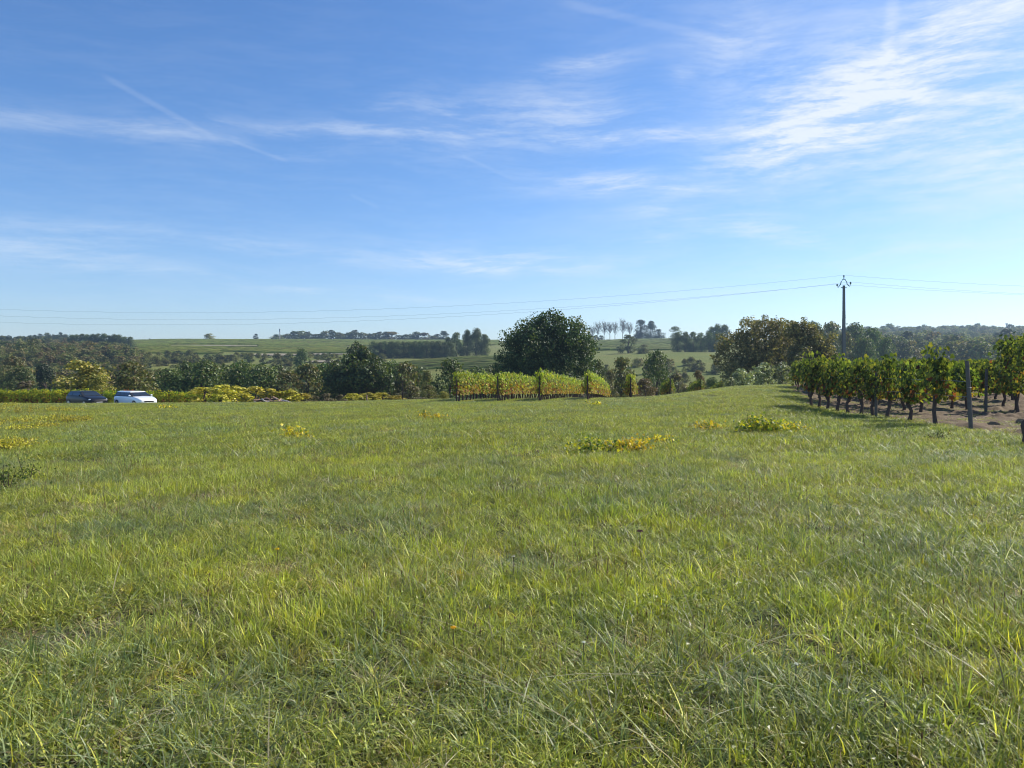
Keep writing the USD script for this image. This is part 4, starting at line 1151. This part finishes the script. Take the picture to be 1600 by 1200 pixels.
# ------------------------------------------------------------------ grass
def blades(rng, n, radius, h, width, lean, droop, palette, weights, segs=4, tipdark=0.0, jitter=0.27, kink=0.0):
    """n curved blades rooted in a disc."""
    a = rng.uniform(0, 2 * np.pi, n)
    r = radius * np.sqrt(rng.random(n))
    root = np.stack([r * np.cos(a), r * np.sin(a), np.full(n, -0.015)], 1)
    az = rng.uniform(0, 2 * np.pi, n)
    nt = max(2, n // 9)                       # most blades stand in small tufts and lean away from their tuft's middle
    tc = root[rng.integers(0, n, nt)]
    ti = rng.integers(0, nt, n)
    off = rng.normal(size=(n, 2)) * 0.022
    in_tuft = rng.random(n) < 0.75
    root[in_tuft, :2] = tc[ti[in_tuft], :2] + off[in_tuft]
    az = np.where(in_tuft, np.arctan2(off[:, 1], off[:, 0]) + rng.normal(size=n) * 0.35, az)
    dirv = np.stack([np.cos(az), np.sin(az), np.zeros(n)], 1)
    side = np.stack([-np.sin(az), np.cos(az), np.zeros(n)], 1)
    tw = rng.normal(size=n) * 0.5
    side = side * np.cos(tw)[:, None] + dirv * np.sin(tw)[:, None]
    hh = h * rng.uniform(0.45, 1.25, n) * np.where(in_tuft, rng.uniform(0.65, 1.3, nt)[ti], 1.0)
    ln = np.abs(rng.normal(lean, lean * 0.6, n))
    dp = np.abs(rng.normal(droop, droop * 0.5, n))
    t = np.linspace(0, 1, segs + 1)
    P = root[:, None] + dirv[:, None] * (hh * ln)[:, None, None] * (t ** 1.6)[None, :, None]
    P[..., 2] += (hh[:, None] * (t[None] - dp[:, None] * t[None] ** 2.4))
    P[..., 2] = np.maximum(P[..., 2], 0.006)
    w = width * rng.uniform(0.6, 1.3, n)
    wt = w[:, None] * (1 - t ** 1.7)[None] * 0.5
    Lf, Rt = P - side[:, None] * wt[..., None], P + side[:, None] * wt[..., None]
    V = np.stack([Lf[:, :-1], Rt[:, :-1]], 2).reshape(n, -1, 3)
    V = np.concatenate([V, P[:, -1:]], 1)
    k = V.shape[1]
    f = []
    for i in range(segs - 1):
        f += [[2 * i, 2 * i + 1, 2 * i + 3], [2 * i, 2 * i + 3, 2 * i + 2]]
    f += [[2 * segs - 2, 2 * segs - 1, 2 * segs]]
    F_ = (np.array(f)[None] + (np.arange(n) * k)[:, None, None]).reshape(-1, 3)
    c = pick(rng, n, palette, weights, jitter) * np.where(in_tuft, rng.uniform(0.62, 1.42, nt)[ti], 1.0)[:, None]
    return V.reshape(-1, 3), F_, np.repeat(c, k, 0)


def forb(rng, n, radius, h, leaf, palette, weights):
    P = np.stack([rng.normal(size=n) * radius * 0.5, rng.normal(size=n) * radius * 0.5, rng.uniform(0.02, h, n)], 1)
    N = rand_unit(rng, n) * 0.6 + [0, 0, 0.9]
    return leaves(rng, P, N, leaf * rng.uniform(0.5, 1.3, n), aspect=0.7, tint=pick(rng, n, palette, weights))


def seedheads(rng, n, radius, h, stem_c, head_c):
    parts = []
    for _ in range(n):
        a, r = rng.uniform(0, 6.28), radius * math.sqrt(rng.random())
        b = np.array([r * math.cos(a), r * math.sin(a), 0])
        hh = h * rng.uniform(0.6, 1.2)
        ln = rng.normal(size=2) * 0.18 * hh
        tip = b + [ln[0], ln[1], hh]
        m = tube([b, (b + tip) / 2, tip], [0.0016, 0.0014, 0.001], 3, False)
        parts.append((*m, np.array(stem_c) * rng.uniform(0.7, 1.3)))
        m = tube([tip - [0, 0, 0.002], tip + [0, 0, 0.012], tip + [ln[0] * .1, ln[1] * .1, 0.028]], [0.002, 0.0045, 0.001], 4, False)
        parts.append((*m, np.array(head_c) * rng.uniform(0.7, 1.3)))
    return cat(parts)


YG = [(0.315, 0.348, 0.06), (0.248, 0.294, 0.057), (0.426, 0.413, 0.076), (0.207, 0.247, 0.057)]
BG = [(0.183, 0.232, 0.099), (0.223, 0.271, 0.126), (0.144, 0.194, 0.073), (0.262, 0.297, 0.159)]
MG = [(0.216, 0.254, 0.054), (0.284, 0.318, 0.061), (0.165, 0.206, 0.048), (0.335, 0.334, 0.072)]
ST = [(0.46, 0.39, 0.23), (0.56, 0.50, 0.34), (0.34, 0.27, 0.14), (0.28, 0.24, 0.10)]
BR = [(0.309, 0.199, 0.136), (0.232, 0.153, 0.103), (0.386, 0.271, 0.181), (0.193, 0.18, 0.09)]


def clump(kind, seed, big=False):
    rng = np.random.default_rng(seed)
    W = 1.5 if big else 0.95
    R = 0.42 if big else 0.26
    n = 0.85 if big else 1.1
    k = lambda c: max(4, int(c * n))
    if kind == 'fresh':
        parts = [blades(rng, k(130), R, 0.155, 0.0078 * W, 0.55, 0.35, YG, [3, 3, 2, 2]), blades(rng, k(40), R, 0.10, 0.007 * W, 0.9, 0.5, MG, [1, 1, 1, 1]), blades(rng, k(16), R, 0.13, 0.005 * W, 1.0, 0.55, ST, [2, 1, 2, 2])]
    elif kind == 'arching':
        parts = [blades(rng, k(115), R, 0.165, 0.0085 * W, 0.7, 0.62, BG, [3, 2, 3, 1], 5), blades(rng, k(45), R, 0.12, 0.007 * W, 0.6, 0.4, YG, [1, 1, 1, 1]), blades(rng, k(16), R, 0.15, 0.005 * W, 1.1, 0.6, ST, [2, 2, 1, 1])]
    elif kind == 'mixed':
        parts = [blades(rng, k(105), R, 0.135, 0.0072 * W, 0.7, 0.45, MG, [3, 3, 2, 2]), blades(rng, k(55), R, 0.13, 0.007 * W, 0.7, 0.4, YG, [1, 1, 1, 1]), blades(rng, k(24), R, 0.12, 0.005 * W, 1.0, 0.6, ST, [2, 1, 2, 2]),
                 forb(rng, k(26), R, 0.06, 0.022 * W, MG, [2, 2, 2, 1])]
    elif kind == 'dry':
        parts = [blades(rng, k(70), R, 0.13, 0.0055 * W, 0.9, 0.6, ST, [3, 2, 3, 3]), blades(rng, k(70), R, 0.12, 0.007 * W, 0.7, 0.4, MG, [2, 2, 1, 1]), blades(rng, k(40), R, 0.10, 0.006 * W, 0.8, 0.5, BR, [1, 1, 1, 1])]
    elif kind == 'forbs':
        parts = [forb(rng, k(150), R, 0.08, 0.024 * W, MG, [3, 2, 3, 1]), blades(rng, k(85), R, 0.13, 0.007 * W, 0.6, 0.4, YG, [2, 2, 1, 2]), blades(rng, k(14), R, 0.12, 0.005 * W, 1.0, 0.6, BR, [2, 1, 2, 2])]
    elif kind == 'seedy':
        parts = [blades(rng, k(110), R, 0.13, 0.007 * W, 0.6, 0.4, MG, [3, 3, 2, 2]), blades(rng, k(50), R, 0.12, 0.0055 * W, 0.6, 0.4, BR, [2, 2, 2, 2]), seedheads(rng, k(4), R, 0.16, (0.22, 0.18, 0.08), (0.19, 0.13, 0.075))]
    elif kind == 'straw_long':
        parts = [blades(rng, k(16), R, 0.30, 0.0075 * W, 0.95, 0.68, [(0.55, 0.52, 0.38), (0.46, 0.42, 0.26), (0.36, 0.36, 0.18)], [2, 2, 1], 6), blades(rng, k(50), R, 0.19, 0.0085 * W, 0.75, 0.6, BG, [1, 1, 1, 1], 5)]
    return cat(parts)


KINDS = ['fresh', 'fresh', 'arching', 'arching', 'mixed', 'mixed', 'mixed', 'dry', 'dry', 'forbs', 'seedy', 'straw_long']
protos = []
for big in (False, True):
    for i, k in enumerate(KINDS):
        c = clump(k, 60 + i + 40 * big, big)
        protos.append((c[:2], c[2], M_GRASS))

rng_g = np.random.default_rng(2024)


def scatter(d0, d1, per_m2, u_max=0.74):
    n = int(per_m2 * u_max * (d1 * d1 - d0 * d0))
    d = np.sqrt(rng_g.uniform(d0 * d0, d1 * d1, n))
    return rng_g.uniform(-u_max, u_max, n) * d, d


GX, GY, GB = [], [], []
for d0, d1, per, big in [(2.0, 7.0, 44, 0), (7.0, 14.0, 33, 0), (14.0, 24.0, 16, 1), (24.0, 40.0, 9, 1), (40.0, 66.0, 5, 1)]:
    a, b = scatter(d0, d1, per)
    GX.append(a); GY.append(b); GB.append(np.full(len(a), big))
GX, GY, GB = map(np.concatenate, (GX, GY, GB))
gap = meshkit.fbm(np.stack([GX * 2.1, GY * 2.1, GX * 0], 1) + 61.0, 2, 75)
thin = rng_g.random(len(GX)) < np.where(GY < 24, (0.68 + (gap - 0.36) * 2.6).clip(0.58, 1.0), 1.0)
GX, GY, GB = GX[thin], GY[thin], GB[thin]
soil = (GX > 11.9 + np.clip((GY - 31) / 3.0, 0, 9)) & (GY > 12) & (GY < 55)
keep = ~soil | (rng_g.random(len(GX)) < 0.5)
keep &= ~((GY > 45) & (GX > -4.5) & (GX < 10) & (rng_g.random(len(GX)) < 0.35))
GX, GY, GB, soil = GX[keep], GY[keep], GB[keep], soil[keep]
q = np.stack([GX, GY, np.zeros_like(GX)], 1)
n1 = meshkit.fbm(q * [0.8, 0.8, 0] + 3.0, 3, 71)
n2 = meshkit.fbm(q * [1.1, 1.1, 0] + 9.0, 3, 72)
n3 = meshkit.fbm(q * [1.4, 1.4, 0] + 5.0, 3, 73)
W = np.zeros((len(GX), len(KINDS)))
W[:, 0:2] = np.clip((n1 - 0.42) * 10, 0.16, 2.7)[:, None]
W[:, 2:4] = np.clip((0.50 - n1) * 11, 0.08, 2.4)[:, None] * 0.8
W[:, 4:7] = 0.7
W[:, 7:9] = (np.clip((n2 - 0.50) * 11, 0.06, 2.2) * np.interp(GY, [8, 20], [0.85, 0.45]))[:, None]
W[:, 9] = np.clip((n3 - 0.5) * 8, 0.1, 1.6)
W[:, 10] = np.clip((0.46 - n3) * 12, 0.05, 2.0)
W[:, 11] = np.clip((n2 - 0.46) * 4, 0.06, 0.4) * np.interp(GY, [8, 20], [1.0, 0.5])
W[soil, 0:7] = 0.2
W[soil, 7:9] = 1.0
W /= W.sum(1, keepdims=True)
cum = W.cumsum(1)
kind_i = (rng_g.random(len(GX))[:, None] > cum).sum(1).clip(0, len(KINDS) - 1)
hs = (0.5 + 0.98 * meshkit.fbm(q * [1.3, 1.3, 0] + 1.0, 3, 74)) * rng_g.uniform(0.75, 1.25, len(GX))
hs = np.where(soil, hs * 0.6, hs) * np.interp(GY, [0, 8, 20, 36, 50], [1.0, 0.95, 0.85, 0.75, 0.6])
sx = rng_g.uniform(0.85, 1.25, len(GX)) * np.where(GB == 1, np.interp(GY, [13, 24, 60], [0.9, 1.15, 1.7]), 1.0)
P = np.stack([GX, GY, zt(GX, GY)], 1)
instancer('grass', protos, P, np.stack([sx, sx, hs * np.where(GB == 1, 1.05, 1.0)], 1), rng_g.uniform(0, 6.283, len(GX)), kind_i + len(KINDS) * GB, 'long tufted meadow grass, green mixed with dry straw blades')


# ------------------------------------------------------------------ plants one can pick out in the meadow
def weed(name, label, category, px, base, w_px, h_px, palette, weights, n, leaf, seed, stems=9, shape=LEAF_KITE, low=0.0, group=None):
    d = (EYE + 0.1) * F / (base - HY)
    x, y, z = at(px, d)
    d = (EYE - z) * F / (base - HY)
    x, y, z = at(px, d)
    h_px, n, leaf = h_px * 1.1, int(n * 1.9), leaf * 0.86
    r = np.random.default_rng(seed)
    w, h = w_px * d / F, h_px * d / F
    t = thing(name, label, category, (x, y, z), 0, group)
    S = np.stack([r.uniform(-.5, .5, stems) * w, r.uniform(-.35, .35, stems) * min(w, 1.6), np.zeros(stems)], 1)
    hh = h * r.uniform(0.5, 1.05, stems) * (1 - 0.45 * (2 * S[:, 0] / max(w, 0.01)) ** 2)
    ln = r.normal(size=(stems, 2)) * 0.2 * h
    T = S + np.column_stack([ln, hh])
    k = r.integers(0, stems, n)
    tt = r.uniform(low, 1, n)[:, None]
    P = S[k] * (1 - tt) + T[k] * tt + r.normal(size=(n, 3)) * [0.07, 0.07, 0.02] * (1 + leaf * 4) + (r.random(n) < 0.22)[:, None] * r.normal(size=(n, 3)) * [0.24, 0.24, 0.0]
    P[:, 2] = np.maximum(P[:, 2], 0.02)
    lf = leaves(r, P, rand_unit(r, n) + [0, -0.1, 0.5], leaf * r.uniform(0.6, 1.3, n), shape, 0.85, pick(r, n, palette, weights, 0.18))
    obj('leaves', lf[:2], M_WEED, t, tint=lf[2])
    obj('stems', cat([tube([a, (a + b) / 2, b], [0.006, 0.005, 0.003], 4) for a, b in zip(S, T)]), M_VBARK, t)
    return t


YV = [(0.62, 0.44, 0.03), (0.68, 0.54, 0.06), (0.42, 0.39, 0.04), (0.18, 0.24, 0.035)]
GYV = [(0.56, 0.46, 0.035), (0.40, 0.38, 0.035), (0.16, 0.22, 0.03), (0.09, 0.14, 0.026)]
weed('vine_shoots', 'long low yellow-green vine sprouts in the middle of the meadow', 'vine shoots', 930, 708, 72, 22, GYV, [3, 3, 3, 2], 260, 0.085, 1, 14, LEAF_VINE)
weed('vine_shoots', 'yellow-orange vine sprouts just right of the long low green ones', 'vine shoots', 988, 706, 52, 24, YV, [4, 3, 2, 1], 200, 0.085, 2, 10, LEAF_VINE)
weed('vine_shoots', 'small orange vine sprouts behind the yellow-orange ones', 'vine shoots', 1038, 692, 36, 12, YV, [4, 2, 2, 2], 60, 0.08, 3, 7, LEAF_VINE)
weed('vine_shoots', 'dark green hearted yellow vine sprouts, tallest near the right vineyard', 'vine shoots', 1180, 676, 60, 28, GYV, [3, 3, 4, 3], 330, 0.11, 4, 15, LEAF_VINE)
weed('vine_shoots', 'low yellow vine sprouts right of the tallest ones', 'vine shoots', 1228, 674, 62, 17, YV, [3, 3, 3, 2], 230, 0.10, 5, 12, LEAF_VINE)
weed('vine_shoots', 'thin yellow vine sprouts left of the tallest ones', 'vine shoots', 1108, 672, 56, 15, YV, [3, 3, 2, 2], 110, 0.095, 6, 10, LEAF_VINE)
weed('vine_shoots', 'bright yellow lone sprouts in the left middle of the meadow', 'vine shoots', 461, 684, 28, 22, YV, [2, 5, 1, 1], 75, 0.11, 7, 6, LEAF_VINE)
weed('vine_shoots', 'pale yellow sprouts left of the yellow vine rows', 'vine shoots', 672, 654, 32, 14, YV, [2, 5, 2, 1], 60, 0.12, 8, 6, LEAF_VINE)
weed('vine_shoots', 'small yellow sprouts in front of the fourth vine row', 'vine shoots', 925, 634, 26, 8, YV, [2, 4, 2, 2], 60, 0.12, 9, 6, LEAF_VINE)
weed('vine_shoots', 'yellow sprouts right beside the nose of the white car', 'vine shoots', 262, 637, 28, 8, YV, [2, 4, 2, 2], 60, 0.13, 10, 6, LEAF_VINE)
r3 = np.random.default_rng(12)
for i, (px, base, w, h) in enumerate([(20, 642, 50, 12), (62, 640, 46, 12), (100, 640, 36, 8), (15, 658, 48, 12), (55, 655, 44, 11), (92, 657, 44, 14), (122, 656, 30, 12), (25, 670, 44, 10), (70, 664, 40, 8), (-10, 700, 40, 20), (14, 700, 36, 20), (32, 694, 22, 12), (-40, 662, 60, 14), (8, 632, 30, 8)]):
    weed('goldenrod', 'yellow weeds in the patch at the left edge of the meadow', 'yellow weeds', px, base + 2, w * 1.25, h * 1.1, [(0.483, 0.391, 0.046), (0.552, 0.46, 0.069), (0.322, 0.299, 0.046), (0.184, 0.196, 0.046)], [3, 3, 2, 1.5], 240, 0.055, 40 + i, 20, group='yellow weeds at the left edge', low=0.35)
weed('leafy_weed', 'tall dark green leafy weed at the left picture edge', 'weed', 40, 752, 30, 44, [(0.09, 0.13, 0.03), (0.12, 0.17, 0.035), (0.07, 0.10, 0.03), (0.16, 0.18, 0.04)], [3, 3, 2, 1], 80, 0.05, 70, 4)
weed('leafy_weed', 'low dark clump of leafy weeds at the left edge', 'weed', 6, 764, 44, 36, [(0.08, 0.12, 0.035), (0.11, 0.15, 0.04), (0.06, 0.09, 0.03), (0.15, 0.17, 0.05)], [3, 3, 2, 1], 150, 0.05, 71, 10)
weed('leafy_weed', 'thin green weed before the post in the right vineyard', 'weed', 1465, 688, 12, 26, [(0.06, 0.09, 0.03), (0.09, 0.11, 0.04), (0.16, 0.09, 0.05), (0.10, 0.12, 0.03)], [3, 3, 2, 1], 50, 0.05, 72, 3)


def flower(px, py, color, size, label, h=0.16):
    d = EYE * F / (py - HY) * (EYE - h) / EYE
    x, y, z = at(px, d)
    d = (EYE - z - h) * F / (py - HY)
    x, y, z = at(px, d)
    t = thing('meadow_flower', label, 'flower', (x, y, z))
    obj('stem', tube([[0.01, 0.01, 0], [0, 0.005, h * .5], [0, 0, h]], 0.0025, 4), M_VBARK, t)
    r = np.random.default_rng(int(px))
    a = np.arange(16) / 16 * 2 * np.pi
    N = np.stack([np.cos(a) * .4, np.sin(a) * .4 - .4, np.full(16, .8)], 1)
    P = np.stack([np.cos(a) * size * .4, np.sin(a) * size * .4, np.full(16, h + .004)], 1)
    lf = leaves(r, P, N, size, tint=np.tile(color, (16, 1)) * r.uniform(.8, 1.2, (16, 1)), aspect=0.6)
    obj('petals', lf[:2], M_WEED, t, tint=lf[2])


flower(708, 981, (0.70, 0.36, 0.01), 0.022, 'orange-yellow flower near the bottom centre of the meadow', 0.15)
flower(433, 858, (0.66, 0.42, 0.02), 0.024, 'small yellow flower left of the middle of the meadow', 0.15)
flower(912, 1004, (0.75, 0.74, 0.70), 0.014, 'tiny white flower right of the orange-yellow one', 0.15)
flower(802, 870, (0.60, 0.55, 0.50), 0.018, 'pale seed clock above the centre of the meadow', 0.18)
flower(1244, 1038, (0.70, 0.68, 0.62), 0.014, 'tiny white flower in the lower right of the meadow', 0.16)
flower(1000, 830, (0.12, 0.05, 0.045), 0.035, 'dark brown seed head right of the centre of the meadow', 0.26)

# ------------------------------------------------------------------ the air
if HAZE_DENSITY > 0:
    n = Net()
    vol = n('principled_volume', 'volume', color=(0.58, 0.79, 1.0), density=HAZE_DENSITY, anisotropy=0.35)
    M_HAZE = n.finish('haze_air', volume=vol)
    v, f = box([-4200, -60, -16], [4200, 9050, 82])
    tag(obj('haze', (v, f), M_HAZE), 'pale blue haze in the air over the valley', kind='stuff')
